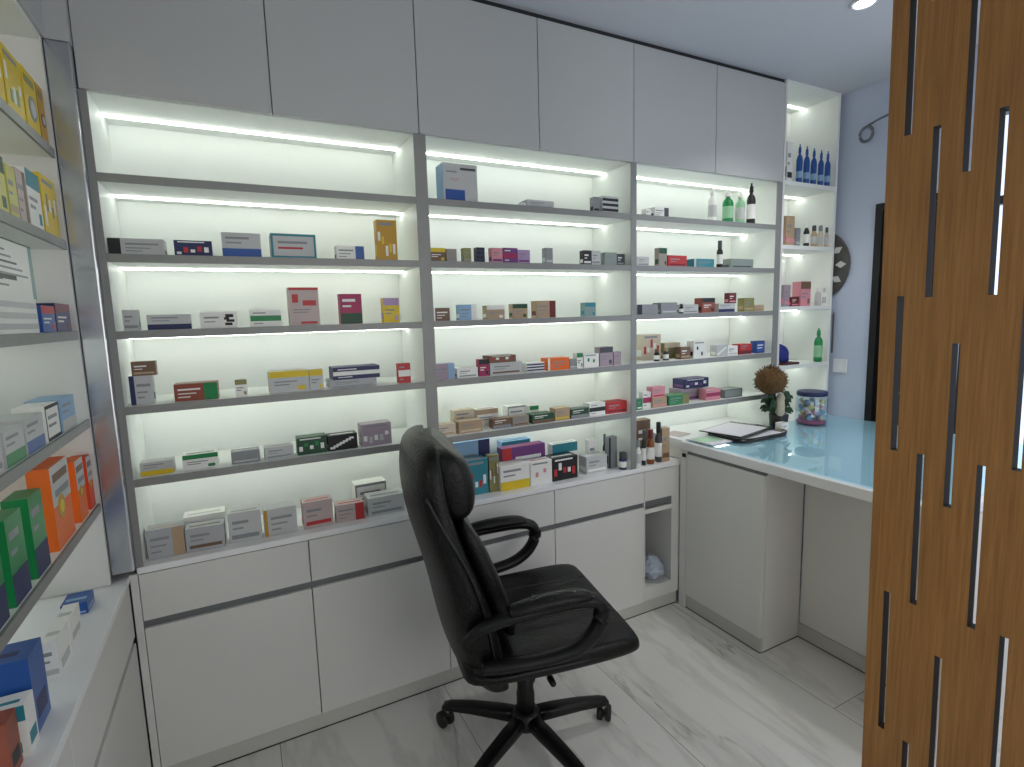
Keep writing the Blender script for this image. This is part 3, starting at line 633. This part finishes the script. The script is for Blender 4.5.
SHELF('b5','back','on fifth shelf of middle bay','medicine packs on the fifth shelf of the middle bay',[
  (0.9675, 1.0442, 1.0014, 0.0444, 0.042, 0.03, 'p', 'BE', 'TN', 'beige medicine box at left end', 0),
  (1.0566, 1.1584, 1.0014, 0.0459, 0.056, 0.03, 'p', 'TN', 'BE', 'tan medicine box second from left end', 0),
  (1.0713, 1.1587, 1.0014, 0.0771, 0.048, 0.11, 'bb', 'BE', 'TN', 'beige medicine box behind the tan boxes', 0),
  (1.1698, 1.266, 1.0014, 0.0703, 0.053, 0.11, 'tb', 'W', 'TN', 'white medicine box with tan line behind brown box', 0),
  (1.2044, 1.2854, 1.0014, 0.0397, 0.045, 0.03, 'bb', 'BR', 'G', 'brown medicine box with grey bottom', 0),
  (1.2909, 1.3669, 1.0014, 0.0409, 0.042, 0.03, 'p', 'BG', 'BR', 'grey brown medicine box beneath white cartons', 0),
  (1.3101, 1.3968, 1.0014, 0.0688, 0.048, 0.11, 'fr', 'W', 'G', 'white framed medicine box behind grey brown box', 0),
  (1.4165, 1.4613, 1.0014, 0.0613, 0.03, 0.11, 'tb', 'W', 'GR', 'narrow white medicine box with green cross top', 0),
  (1.3844, 1.4881, 1.0014, 0.0374, 0.057, 0.03, 'bb', 'DGR', 'BR', 'dark green and brown medicine box', 0),
  (1.4931, 1.569, 1.0014, 0.0529, 0.042, 0.03, 'p', 'TN', 'Y', 'tan yellow medicine box', 0),
  (1.5762, 1.6663, 1.0014, 0.0403, 0.05, 0.03, 'bb', 'DGR', 'G', 'dark green medicine box beside white lined box', 0),
  (1.6711, 1.7574, 1.0014, 0.056, 0.047, 0.03, 'mb', 'W', 'K', 'white medicine box with dark line', 0),
  (1.7641, 1.8775, 1.0014, 0.051, 0.062, 0.03, 'p', 'R', 'DR', 'red medicine box at right end', 0),
])
SHELF('bw','back','on worktop of middle bay','medicine packs on the worktop of the middle bay',[
  (1.075, 1.2399, 0.7346, 0.2024, 0.05, 0.15, 'rb', 'LB', 'N', 'big cyan and navy carton behind the chair back', 0),
  (1.087, 1.1886, 0.7346, 0.1448, 0.056, 0.06, 'sp', 'T', 'R', 'teal carton with red print in front of navy carton', 0),
  (1.1932, 1.2388, 0.7346, 0.1539, 0.03, 0.06, 'sp', 'OL', 'BR', 'narrow brown and green carton', 0),
  (1.2336, 1.3699, 0.7346, 0.1034, 0.075, 0.04, 'bb', 'W', 'Y', 'white medicine box with yellow base band', 0),
  (1.3747, 1.4785, 0.7346, 0.1013, 0.057, 0.04, 'sp', 'W', 'PK', 'white medicine box with pink and green print', 0),
  (1.2825, 1.4943, 0.7346, 0.1552, 0.05, 0.12, 'lb', 'P', 'R', 'long dark purple carton with red left end', 0),
  (1.3222, 1.4648, 0.7346, 0.163, 0.05, 0.2, 'tb', 'LB', 'T', 'pale blue carton with teal top behind purple carton', 0),
  (1.4825, 1.6115, 0.7346, 0.1008, 0.071, 0.04, 'sp', 'K', 'W', 'black medicine box with white and red pattern', 0),
  (1.5319, 1.6661, 0.7346, 0.1398, 0.04, 0.12, 'tb', 'W', 'T', 'white and teal medicine box behind black patterned box', 0),
  (1.6668, 1.7796, 0.7346, 0.077, 0.062, 0.05, 'p', 'LG', 'W', 'low grey white medicine box near stile', 0),
  (1.7293, 1.7807, 0.7346, 0.1328, 0.03, 0.12, 'p', 'W', 'GR', 'narrow tall white medicine box behind low grey one', 0),
  (1.8063, 1.8528, 0.7346, 0.1468, 0.03, 0.07, 'lb', 'G', 'K', 'black and grey upright pack beside dark jar', 0),
  (1.8028, 1.8213, 0.7346, 0.1555, 0.03, 0.1, 'bottle', 'K', 'DG', 'thin black bottle beside black and grey pack', 0),
  (1.8371, 1.8724, 0.7346, 0.0792, 0.03, 0.012, 'jar', 'N', 'DG', 'small dark blue jar on worktop edge', 0),
])
SHELF('c1','back','on top shelf of right bay','medicine packs on the top shelf of the right bay',[
  (1.9879, 2.0168, 1.8725, 0.0324, 0.03, 0.03, 'p', 'W', 'LG', 'tiny white pack at left end', 0),
  (2.0379, 2.1219, 1.8725, 0.0439, 0.046, 0.03, 'rb', 'W', 'DG', 'small white box with dark right end', 0),
  (2.3998, 2.4407, 1.8725, 0.1593, 0.03, 0.03, 'pump', 'W', 'LG', 'white pump bottle, leftmost of four bottles', 0),
  (2.5071, 2.5589, 1.8725, 0.164, 0.03, 0.03, 'pump', 'GR', 'W', 'green pump bottle beside the white bottle', 0),
  (2.5939, 2.6406, 1.8725, 0.1613, 0.03, 0.03, 'pump', 'LGR', 'W', 'pale green pump bottle beside the black bottle', 0),
  (2.6722, 2.714, 1.8725, 0.2045, 0.03, 0.03, 'pump', 'K', 'K', 'black bottle with white label and long cap', 0),
])
SHELF('c2','back','on second shelf of right bay','medicine packs on the second shelf of the right bay',[
  (1.9398, 2.0064, 1.6544, 0.0412, 0.037, 0.03, 'p', 'LG', 'G', 'small whitish medicine box at left end', 0),
  (2.0656, 2.114, 1.6544, 0.0834, 0.03, 0.03, 'tb', 'BG', 'DGR', 'upright grey medicine box with dark green top', 0),
  (2.1201, 2.2387, 1.6544, 0.0516, 0.065, 0.03, 'p', 'R', 'DR', 'red medicine box beside upright grey one', 0),
  (2.2838, 2.4165, 1.6544, 0.0399, 0.073, 0.03, 'ed', 'T', 'LG', 'dark teal medicine box beside black bottle', 0),
  (2.4558, 2.4856, 1.6544, 0.1317, 0.03, 0.03, 'bottle', 'K', 'DG', 'slim black bottle beside dark teal box', 0),
  (2.5344, 2.6944, 1.6544, 0.0458, 0.088, 0.03, 'p', 'GG', 'DG', 'long greenish grey medicine box at right end', 0),
])
SHELF('c3','back','on third shelf of right bay','medicine packs on the third shelf of the right bay',[
  (1.9401, 2.0613, 1.438, 0.0454, 0.067, 0.03, 'lb', 'G', 'K', 'grey medicine box with black left end', 0),
  (2.0795, 2.1818, 1.438, 0.0522, 0.056, 0.03, 'p', 'G', 'LG', 'mid grey medicine box left of small black bottle', 0),
  (2.2054, 2.2254, 1.438, 0.0449, 0.03, 0.03, 'bottle', 'K', 'DG', 'very small black bottle between two grey boxes', 0),
  (2.22, 2.3144, 1.438, 0.0412, 0.052, 0.03, 'p', 'LG', 'G', 'light grey medicine box right of small black bottle', 0),
  (2.341, 2.4292, 1.438, 0.0708, 0.049, 0.03, 'tb', 'RB', 'K', 'brown red medicine box with black top', 0),
  (2.4548, 2.5668, 1.438, 0.0424, 0.062, 0.03, 'bb', 'LG', 'N', 'grey medicine box with navy bottom band', 0),
  (2.5259, 2.5761, 1.4804, 0.0515, 0.03, 0.03, 'p', 'DR', 'PK', 'tiny dark red pack standing on a navy bottomed box', 0),
  (2.6361, 2.7109, 1.438, 0.0679, 0.041, 0.03, 'p', 'OL', 'TN', 'olive tan medicine box near right end', 0),
  (2.7147, 2.7876, 1.438, 0.0311, 0.04, 0.03, 'p', 'TN', 'OL', 'low tan medicine box at right end', 0),
])
SHELF('c4','back','on fourth shelf of right bay','medicine packs on the fourth shelf of the right bay',[
  (2.0481, 2.1649, 1.2185, 0.1227, 0.064, 0.12, 'sp', 'BE', 'W', 'beige and white medicine box at back left', 0),
  (2.0631, 2.0904, 1.2185, 0.0568, 0.03, 0.04, 'bottle', 'K', 'BR', 'little black bottle in front of beige box', 0),
  (2.1196, 2.147, 1.2185, 0.0585, 0.03, 0.04, 'bottle', 'DG', 'TN', 'little charcoal bottle in front of olive box', 0),
  (2.1875, 2.29, 1.2185, 0.0753, 0.056, 0.12, 'tb', 'OL', 'BE', 'olive medicine box behind a little bottle', 0),
  (2.2141, 2.2795, 1.2185, 0.0581, 0.036, 0.04, 'p', 'BR', 'TN', 'small brown medicine box beside white box', 0),
  (2.2904, 2.3731, 1.2185, 0.0834, 0.046, 0.03, 'sp', 'W', 'K', 'white medicine box with black figure print', 0),
  (2.4464, 2.5236, 1.2185, 0.0562, 0.042, 0.03, 'di', 'LG', 'W', 'grey medicine box with slanted white print', 0),
  (2.5272, 2.5963, 1.2185, 0.0473, 0.038, 0.03, 'p', 'W', 'LG', 'small white medicine box between grey and red ones', 0),
  (2.6118, 2.7011, 1.2185, 0.0528, 0.049, 0.03, 'bb', 'R', 'DR', 'small red medicine box beside white one', 0),
  (2.7355, 2.8005, 1.2185, 0.0633, 0.036, 0.03, 'fr', 'B', 'N', 'blue medicine box at right end', 0),
])
SHELF('c5','back','on fifth shelf of right bay','medicine packs on the fifth shelf of the right bay',[
  (1.9379, 1.9706, 1.0014, 0.0506, 0.03, 0.03, 'p', 'GR', 'W', 'tiny green pack at left end', 0),
  (1.9822, 2.0339, 1.0014, 0.0773, 0.03, 0.04, 'mb', 'W', 'M', 'white and magenta medicine box', 0),
  (2.031, 2.121, 1.0014, 0.046, 0.05, 0.03, 'p', 'TN', 'PK', 'tan medicine box under a pink one', 0),
  (2.0307, 2.108, 1.0474, 0.0506, 0.042, 0.03, 'p', 'PK', 'R', 'pink red medicine box lying on a tan one', 0),
  (2.1311, 2.2633, 1.0014, 0.0466, 0.073, 0.03, 'rb', 'GR', 'OL', 'green medicine box in front of mauve box', 0),
  (2.2802, 2.4324, 1.0014, 0.0567, 0.084, 0.1, 'p', 'MV', 'P', 'mauve medicine box under the navy one', 0),
  (2.3043, 2.4703, 1.0581, 0.0487, 0.084, 0.1, 'sp', 'N', 'P', 'navy purple medicine box lying on mauve box', 0),
  (2.3818, 2.4765, 1.0014, 0.0554, 0.052, 0.03, 'mb', 'PK', 'M', 'pink medicine box with magenta band', 0),
  (2.5052, 2.6377, 1.0014, 0.0428, 0.073, 0.03, 'fr', 'GG', 'DG', 'greenish grey medicine box beside flower arrangement', 0),
])
SHELF('cw','back','on worktop of right bay','medicine packs on the worktop of the right bay',[
  (1.9286, 1.9512, 0.7346, 0.1268, 0.03, 0.01, 'bottle', 'W', 'GG', 'small white bottle with grey green cap', 0),
  (1.9688, 1.9894, 0.7346, 0.1677, 0.03, 0.02, 'bottle', 'K', 'DG', 'thin black bottle beside amber bottle', 0),
  (2.0043, 2.041, 0.7346, 0.166, 0.03, 0.015, 'bottle', 'AM', 'DR', 'amber bottle with dark red cap', 0),
  (2.0585, 2.0908, 0.7346, 0.1932, 0.03, 0.02, 'bottle', 'DG', 'K', 'tall charcoal bottle beside amber bottle', 0),
  (2.0828, 2.1304, 0.7346, 0.164, 0.03, 0.02, 'p', 'TN', 'BR', 'upright tan medicine box beside charcoal bottle', 0),
  (2.0575, 2.1421, 0.7346, 0.1793, 0.046, 0.17, 'p', 'BR', 'K', 'dark brown medicine box behind thin black bottle', 0),
])
SHELF('t1','back','on top shelf of narrow tower','products on the top shelf of the narrow tower',[
  (2.9309, 2.9748, 2.0983, 0.2022, 0.03, 0.03, 'p', 'W', 'K', 'narrow white box with black marks at left end', 0),
  (3.0144, 3.0449, 2.0983, 0.1993, 0.03, 0.015, 'pump', 'B', 'B', 'blue bottle, leftmost of five blue bottles', 0),
  (3.0731, 3.1032, 2.0983, 0.1959, 0.03, 0.015, 'pump', 'B', 'B', 'blue bottle, second from left of five', 0),
  (3.1328, 3.1631, 2.0983, 0.1925, 0.03, 0.015, 'pump', 'B', 'B', 'blue bottle, middle of five', 0),
  (3.1938, 3.2223, 2.0983, 0.1885, 0.03, 0.015, 'pump', 'B', 'B', 'blue bottle, second from right of five', 0),
  (3.2514, 3.2795, 2.0983, 0.1895, 0.03, 0.015, 'pump', 'B', 'B', 'blue bottle, rightmost of five', 0),
])
SHELF('t2','back','on second shelf of narrow tower','products on the second shelf of the narrow tower',[
  (2.9431, 3.0066, 1.7758, 0.1547, 0.035, 0.03, 'p', 'TN', 'PK', 'pinkish tan box at left end', 0),
  (3.0223, 3.0597, 1.7758, 0.0963, 0.03, 0.03, 'p', 'G', 'LG', 'small grey pack beside pinkish box', 0),
  (3.0897, 3.1182, 1.7758, 0.1319, 0.03, 0.012, 'bottle', 'K', 'W', 'black bottle beside three pale bottles', 0),
  (3.1545, 3.1855, 1.7758, 0.1146, 0.03, 0.012, 'bottle', 'TN', 'DG', 'tan bottle with dark cap, nearest black bottle', 0),
  (3.2103, 3.2391, 1.7758, 0.117, 0.03, 0.012, 'bottle', 'BE', 'G', 'beige bottle with grey cap', 0),
  (3.2633, 3.2847, 1.7758, 0.1089, 0.03, 0.012, 'bottle', 'PG', 'DG', 'pinkish grey bottle with dark cap at right end', 0),
])
SHELF('t3','back','on third shelf of narrow tower','products on the third shelf of the narrow tower',[
  (2.9597, 3.0093, 1.4573, 0.115, 0.03, 0.04, 'p', 'MV', 'PK', 'mauve box at left end', 0),
  (3.0035, 3.0707, 1.4573, 0.0502, 0.037, 0.03, 'p', 'DR', 'PK', 'low dark red box', 0),
  (3.0792, 3.1698, 1.4573, 0.1329, 0.05, 0.03, 'tb', 'PK', 'BR', 'upright pink tan box with brown top', 0),
  (3.2121, 3.2435, 1.4573, 0.1042, 0.03, 0.012, 'bottle', 'LG', 'W', 'pale grey bottle beside pink box', 0),
  (3.2654, 3.2854, 1.4573, 0.0985, 0.03, 0.012, 'bottle', 'W', 'LG', 'white bottle at right end', 0),
])
SHELF('t4','back','on fourth shelf of narrow tower','products on the fourth shelf of the narrow tower',[
  (3.2318, 3.2754, 1.1408, 0.1914, 0.03, 0.008, 'pump', 'GR', 'GR', 'bright green squeeze bottle with tapered neck', 0),
])
SHELF('l1','left','on top shelf of left wall','packs on the top shelf of the left wall',[
  (-0.4484, -0.3409, 1.911, 0.1167, 0.059, -0.066, 'sp', 'Y', 'O', 'yellow box with orange print, nearest the frame edge', 0),
  (-0.3296, -0.2183, 1.911, 0.1378, 0.061, -0.066, 'sp', 'Y', 'GR', 'yellow box with green print, second of the row', 0),
  (-0.2047, -0.1095, 1.911, 0.1426, 0.052, -0.066, 'ci', 'Y', 'G', 'yellow box with grey circle', 0),
  (-0.1017, -0.049, 1.911, 0.1417, 0.03, -0.066, 'ci', 'GO', 'BR', 'golden yellow box with brown circle at far end', 0),
])
SHELF('l2','left','on second shelf of left wall','packs on the second shelf of the left wall',[
  (-0.5164, -0.4158, 1.679, 0.1138, 0.055, -0.066, 'tb', 'YG', 'DGR', 'yellow green box with dark green top', 0),
  (-0.4047, -0.3524, 1.679, 0.1063, 0.03, -0.066, 'p', 'YG', 'TN', 'narrow pale yellow green box', 0),
  (-0.3463, -0.2888, 1.679, 0.1132, 0.032, -0.066, 'rb', 'PG', 'BR', 'pinkish box with brown edge', 0),
  (-0.2821, -0.1885, 1.679, 0.1289, 0.051, -0.066, 'tb', 'W', 'T', 'white box with teal top', 0),
  (-0.1729, -0.0539, 1.679, 0.1439, 0.065, -0.066, 'sp', 'Y', 'OL', 'bright yellow box at far end', 0),
])
SHELF('l3','left','on third shelf of left wall','packs on the third shelf of the left wall',[
  (-0.6268, -0.3292, 1.442, 0.0723, 0.06, -0.066, 'st', 'W', 'LG', 'wide white box with grey stripes under a printed box', 0),
  (-0.6127, -0.3186, 1.5143, 0.1144, 0.06, -0.066, 'tx', 'W', 'DG', 'large white box covered in dark lettering', 0),
  (-0.3008, -0.1997, 1.442, 0.0614, 0.056, -0.066, 'tb', 'B', 'R', 'blue box with pinkish red top', 0),
  (-0.1913, -0.0628, 1.442, 0.07, 0.071, -0.066, 'tb', 'N', 'DR', 'navy box with dark red top at far end', 0),
])
SHELF('l4','left','on fourth shelf of left wall','packs on the fourth shelf of the left wall',[
  (-0.7279, -0.6292, 1.201, 0.0696, 0.054, -0.066, 'p', 'LG', 'G', 'pale grey box nearest the frame edge', 0),
  (-0.6149, -0.5143, 1.201, 0.0668, 0.055, -0.066, 'bb', 'LG', 'GR', 'pale grey box with green bottom band', 0),
  (-0.5026, -0.3933, 1.201, 0.0716, 0.06, -0.066, 'bb', 'LG', 'B', 'pale grey box with blue bottom band', 0),
  (-0.3719, -0.2707, 1.201, 0.0797, 0.056, -0.066, 'fr', 'W', 'K', 'white box with dark frame', 0),
  (-0.2537, -0.1329, 1.201, 0.0801, 0.066, -0.066, 'bb', 'LB', 'LG', 'grey blue box at far end', 0),
])
SHELF('l5','left','on fifth shelf of left wall','packs on the fifth shelf of the left wall',[
  (-0.8016, -0.7005, 0.96, 0.1777, 0.04, -0.066, 'bb', 'GR', 'N', 'green pack nearest the frame edge', 0),
  (-0.6668, -0.5867, 0.96, 0.1603, 0.04, -0.066, 'bb', 'GR', 'N', 'green pack in the middle of three', 0),
  (-0.5451, -0.4664, 0.96, 0.1646, 0.04, -0.066, 'bb', 'GR', 'N', 'green pack beside orange packs', 0),
  (-0.4002, -0.2639, 0.96, 0.1877, 0.04, -0.066, 'oc', 'O', 'LG', 'orange pack with silver top and round emblem', 0),
  (-0.2054, -0.131, 0.96, 0.1572, 0.04, -0.066, 'oc', 'O', 'LG', 'orange pack with silver top, middle of three', 0),
  (-0.0969, -0.049, 0.96, 0.1437, 0.04, -0.066, 'oc', 'OR', 'LG', 'reddish orange pack with silver top at far end', 0),
])

# ---------------------------------------------------------------- larger odd things
# packs lying on the left wall worktop
def wpack(x1,y0,w,d,h,st,c1,c2,lab):
    o=pack(w,d,h,st,c1,c2,0).build('medicine_box',None,.001);o.location=(x1-w/2,y0,.7144);tag(o,lab,'medicine box','packs on the left wall worktop')
wpack(-.061,-.672,.2,.075,.15,'p','B','N','big blue box, largest on the left wall worktop')
wpack(-.057,-.728,.1,.045,.096,'tb','W','T','white box with teal top band before the big blue box')
wpack(-.066,-.78,.12,.045,.1,'lb','RB','K','dark box with reddish front at the bottom left frame corner')
wpack(-.069,-.488,.028,.085,.085,'p','W','LG','upright narrow white box beyond the big blue box')
wpack(-.077,-.365,.03,.09,.068,'p','W','LG','upright narrow white box beside the small blue box')
wpack(-.08,-.195,.055,.07,.032,'p','B','LB','small blue box lying flat near the corner post')
# blue bag and maroon folder on tower shelf
z=1.1409
b=MB();rr=[]
for i in range(8):
    u=i/7;k=math.sqrt(max(0,1-u*u))+.03
    rr.append([(3.0+(.05*k)*math.cos(a)*(1+.18*math.sin(3*a+i)),.085+.045*k*math.sin(a),z+.020+.085*u+.008*math.sin(4*a+i)) for a in[2*PI*j/20 for j in range(20)]])
b.rings(rr,M['blueb']);tag(b.build('cloth_bag'),'crumpled deep blue cloth bag on a maroon folder on the fourth tower shelf','bag')
tag(bx('folder',(2.94,3.08,.02,.18,z+.0004,z+.0108),M['maroon'],None,.002),'maroon folder lying under the blue bag on the fourth tower shelf','folder')
# flower arrangement on the desk
zt=.8369
t=thing('flower_arrangement','dried brown flower dome with green leaves in a dark pot on the desk','plant',(2.775,-.085,zt))
b=MB();b.lathe([(.035,0),(.04,.004),(.047,.07),(.044,.074),(.036,.07)],(0,0,0),M['pot'],20);b.build('pot',t)
rnd=random.Random(3);b=MB();rr=[]
for i in range(11):
    ph=PI*i/10;r=.072*math.sin(ph)+.002
    rr.append([(-.07+r*math.cos(2*PI*j/24)*(1+.06*rnd.uniform(-1,1)),.0+r*math.sin(2*PI*j/24)*(1+.06*rnd.uniform(-1,1)),.25-.068*math.cos(ph)*(1+.05*rnd.uniform(-1,1))) for j in range(24)])
b.rings(rr,M['bark'])
for i in range(160):
    a=rnd.uniform(0,2*PI);ph=rnd.uniform(0,PI*.75);d=Vector((math.sin(ph)*math.cos(a),math.sin(ph)*math.sin(a),math.cos(ph)));c=Vector((-.07,0,.25))
    b.tube([c+d*.062,c+d*(.08+rnd.random()*.006)],[.004,.0015],M['bark'],5)
b.build('flower_dome',t)
b=MB()
for i in range(26):
    a=rnd.uniform(0,2*PI);r0=.02;r1=.045+.03*rnd.random();z0=.07;z1=.09+.1*rnd.random();w=.014
    p0=Vector((-.005+r0*math.cos(a),r0*math.sin(a),z0));p1=Vector((-.015+r1*math.cos(a),r1*math.sin(a),z1));p2=p1+Vector((.02*math.cos(a),.02*math.sin(a),-.015))
    P=catmull([p0,(p0+p1)/2+Vector((0,0,.01)),p1,p2],3);n=len(P)
    b.tube(P,[.0012+w*math.sin(PI*k/(n-1))*.8 for k in range(n)],M['leaf'],6,1)
b.build('leaves',t)
b=MB();b.lathe([(.012,.07),(.024,.09),(.022,.16),(.012,.185)],(-.028,-.028,0),M['cream'],14);b.build('pale_seed_pod',t)
b=MB();b.tube([(0,0,.06),(-.05,0,.2)],.008,M['pot'],8);b.build('stem',t)
o=pack(.05,.04,.045,'p','W','BE',0).build('note_box',None,.001);o.location=(2.715,-.17,.837);tag(o,'small cream card box on the desk before the flower arrangement','box')
o=pack(.045,.035,.155,'tb','TG','G',0).build('product_box',None,.001);o.location=(2.905,.035,.831);tag(o,'upright grey green box between flower arrangement and clear jar','box')
# jar with lid
t=thing('storage_jar','clear plastic jar with dark lid and pastel sweets on the desk','jar',(3.02,-.1,.8369))
r=.078
b=MB();b.lathe([(r*.92,0),(r,.006),(r,.135),(r*.9,.148)],(0,0,0),M['clear'],28);b.build('jar_body',t)
b=MB();b.lathe([(r*.92,.149),(r*.95,.15),(r*.95,.168),(r*.9,.172)],(0,0,0),cm('N'),28);b.build('lid',t)
b=MB();b.lathe([(r*.86,.0015),(r*.9,.004),(r*.9,.016),(r*.8,.018)],(0,0,0),cm('M'),24);b.build('base_disc',t)
k=0
for zz in(.032,.06,.088,.116):
    for i in range(8):
        a=2*PI*i/8+k*.4;k+=1
        rr_=.05;c=(rr_*math.cos(a),rr_*math.sin(a),zz)
        b=MB();b.lathe([(.001,-.0135),(.01,-.0095),(.0135,0),(.01,.0095),(.001,.0135)],c,cm(['TN','LB','YG','PK','LB','BE'][k%6]),8);o=b.build('sweet',t)
# document tray with papers and clipboard
t=thing('document_tray','black desk tray with rounded front corner holding papers','tray',(2.52,-.10,.8370))
b=MB();pts=[(x,y) for x,y in sell(0,0,.175,.12,36,5)]
b.rings([[(x,y,z) for x,y in pts] for z in(0,.004)],M['tray'],smooth=False)
P=[(x,y,.014) for x,y in pts];b.tube(P,.004,M['tray'],8,closed=True)
for i in range(0,36,4):b.tube([(pts[i][0],pts[i][1],.002),(pts[i][0],pts[i][1],.014)],.002,M['tray'],6)
b.build('tray_frame',t)
def sheet(name,lab,cat,c,w,d,th,rot,m,grp=None,tilt=0):
    o=MB().box(-w/2,w/2,-d/2,d/2,0,th,m).build(name,None);o.location=c;o.rotation_euler=(tilt,0,rot);return tag(o,lab,cat,grp)
o=sheet('paper_stack','white paper stack lying inside the black desk tray','papers',(2.52,-.10,.8415),.29,.19,.004,.0,M['paper'])
o=sheet('clipboard','black clipboard lying across the paper stack beside the flower pot','clipboard',(2.50,-.055,.8558),.315,.225,.003,.22,M['tray'])
bx('clip',(.12,.145,-.04,.04,.0031,.0085),M['steel'],o,.002)
sheet('paper_sheet','top white sheet clipped on the black clipboard','papers',(2.485,-.055,.8595),.27,.2,.0015,.22,M['paper'])
sheet('paper_stack','white papers with green edge at the left end of the desk','papers',(2.275,-.09,.8369),.14,.15,.004,.05,M['paper'])
sheet('leaflet','green and white leaflet over papers at the left end of the desk','leaflet',(2.27,-.08,.8413),.12,.09,.0012,-.1,cm('LGR'))
sheet('leaflet','reddish leaflet at the far left end of the desk, under the shelf','leaflet',(2.275,.12,.8305),.1,.1,.0012,.2,cm('PG'))
# crumpled plastic bag of empties in the open niche
b=MB();rnd=random.Random(5)
rr=[]
for i in range(9):
    u=i/8;k=math.sin(PI*(.12+.8*u))
    rr.append([(2.065+.06*k*math.cos(a)*(1+.2*rnd.uniform(-1,1)),.07+.065*k*math.sin(a)*(1+.2*rnd.uniform(-1,1)),.1362+.115*u+(.012*rnd.uniform(-1,1) if 0<i<8 else 0)) for a in[2*PI*j/18 for j in range(18)]])
b.rings(rr,mat('crumpled_plastic',(196,208,224),.25,noise=.35,nscale=50),smooth=False);tag(b.build('plastic_bag'),'crumpled whitish plastic bag inside the open base niche','bag')
# wall things
t=thing('wall_ornament','round dark wall ornament with pale inlays behind the tower edge','ornament',(3.325,.125,1.68))
b=MB();b.lathe([(.20,0),(.205,.004),(.205,.010),(.19,.013),(.12,.013),(.11,.008)],(0,0,0),M['orn'],40,'x');o=b.build('ring',t);
for k in range(12):
    a=2*PI*k/12;b=MB();c=Vector((-.0035,.158*math.cos(a),.158*math.sin(a)))
    R=Matrix.Rotation(a,3,'X');q=[(-.03,0),(0,-.019),(.03,0),(0,.019)]
    b.rings([[c+Vector((xx,0,0))+R@Vector((0,u,v)) for u,v in q] for xx in(0,.0035)],M['ornl'],smooth=False);b.build('inlay',t)
t=thing('wall_switch','white wall switch plate on the right wall above the desk','switch',(3.334,-.05,1.118))
bx('plate',(-.004,.0055,-.038,.038,-.038,.038),M['switch'],t,.002);bx('rocker',(-.007,-.0042,-.022,.022,-.022,.022),M['switch'],t,.001)
t=thing('wall_bracket','grey wall bracket with a ring head high on the right wall','bracket',(3.335,-.2,2.375))
b=MB();P=[(-.03,.055+.032*math.cos(2*PI*j/20),-.045+.036*math.sin(2*PI*j/20)) for j in range(20)];b.tube(P,.008,M['ring'],8,closed=True);b.build('ring_head',t)
b=MB();b.tube([(-.03,.05,-.005),(-.03,0,.01),(-.03,-.11,.03)],.006,M['ring'],8);b.tube([(-.03,-.11,.03),(.004,-.11,.03)],.007,M['ring'],8);b.build('arm',t)
tag(bx('strap',(3.318,3.326,-.012,-.004,1.19,1.41),M['orn'],None,.002),'thin dark strap hanging at the right edge of the tower','strap')
t=thing('wall_hook','small hook holding the dark strap on the tower side','hook',(3.322,-.004,1.415))
bx('hook_plate',(-.0095,-.004,-.004,.02,-.01,.015),M['steel'],t,.001);bx('peg',(-.0035,.006,-.006,.0,-.004,.004),M['steel'],t,.001)
# ---------------------------------------------------------------- lights
def downlight(x,y,lab,power):
    t=thing('ceiling_downlight',lab,'ceiling light',(x,y,ZC-.0005),group='recessed ceiling downlights')
    b=MB();b.lathe([(.034,-.001),(.034,-.008),(.044,-.008),(.047,-.004),(.047,0)],(0,0,0),M['switch'],28);b.build('trim_ring',t)
    b=MB();b.lathe([(.001,-.0045),(.033,-.0045),(.033,-.0015),(.001,-.0015)],(0,0,0),M['lamp'],24);b.build('lens',t)
    l=D.lights.new('downlight_lamp','SPOT');l.energy=power;l.spot_size=math.radians(120);l.spot_blend=.6;l.shadow_soft_size=.05;l.color=(1,.97,.93)
    o=D.objects.new('lamp',l);COL.objects.link(o);o.parent=t;o.location=(0,0,-.02)
downlight(2.52,-.565,'round recessed downlight in the ceiling above the desk',DLP)
downlight(1.0,-2.2,'round recessed downlight in the ceiling behind the viewer',DLP2)
# area lamps: added fill behind the viewer, daylight at the right window
def area_lamp(loc,rot,sx,sy,e,col):
    l=D.lights.new('window_area_lamp','AREA');l.shape='RECTANGLE';l.size=sx;l.size_y=sy;l.energy=e;l.color=col
    o=D.objects.new('window_area_lamp',l);COL.objects.link(o);o.location=loc;o.rotation_euler=rot
area_lamp((1.7,YF+.02,1.45),(PI/2,0,0),2.3,1.8,WE,(1,.97,.93))  # added fill lamp shining from behind the viewer
area_lamp((XR-.02,-1.5,1.4),(PI/2,0,PI/2),1.5,1.8,WE2,(.72,.84,1))
w_=D.worlds.new('World');SC.world=w_;w_.use_nodes=True;bg=w_.node_tree.nodes['Background'];bg.inputs[0].default_value=(.6,.75,1,1);bg.inputs[1].default_value=.6
# ---------------------------------------------------------------- camera
cd=D.cameras.new('camera');cam=D.objects.new('camera',cd);COL.objects.link(cam);SC.camera=cam
yaw,pitch,roll,fpx=.4741,-.126,-.0285,534.51
cy,sy,cp,sp=math.cos(yaw),math.sin(yaw),math.cos(pitch),math.sin(pitch)
F=Vector((sy*cp,cy*cp,sp));R=Vector((cy,-sy,0));U=R.cross(F);R2=R*math.cos(roll)+U*math.sin(roll);U2=U*math.cos(roll)-R*math.sin(roll)
m4=Matrix((R2,U2,-F)).transposed().to_4x4();m4.translation=Vector((.3179,-1.871,1.45));cam.matrix_world=m4
cd.sensor_width=36;cd.lens=fpx*36/1024;cd.clip_start=.02
SC.view_settings.view_transform='Standard';SC.view_settings.look='None';SC.view_settings.gamma=1;SC.view_settings.exposure=0
SC.view_settings.use_curve_mapping=False
try:
    SC.cycles.use_denoising=True;SC.cycles.denoiser='OPENIMAGEDENOISE';SC.cycles.max_bounces=8;SC.cycles.diffuse_bounces=5;SC.cycles.glossy_bounces=4
    SC.cycles.sample_clamp_indirect=6
except Exception:pass
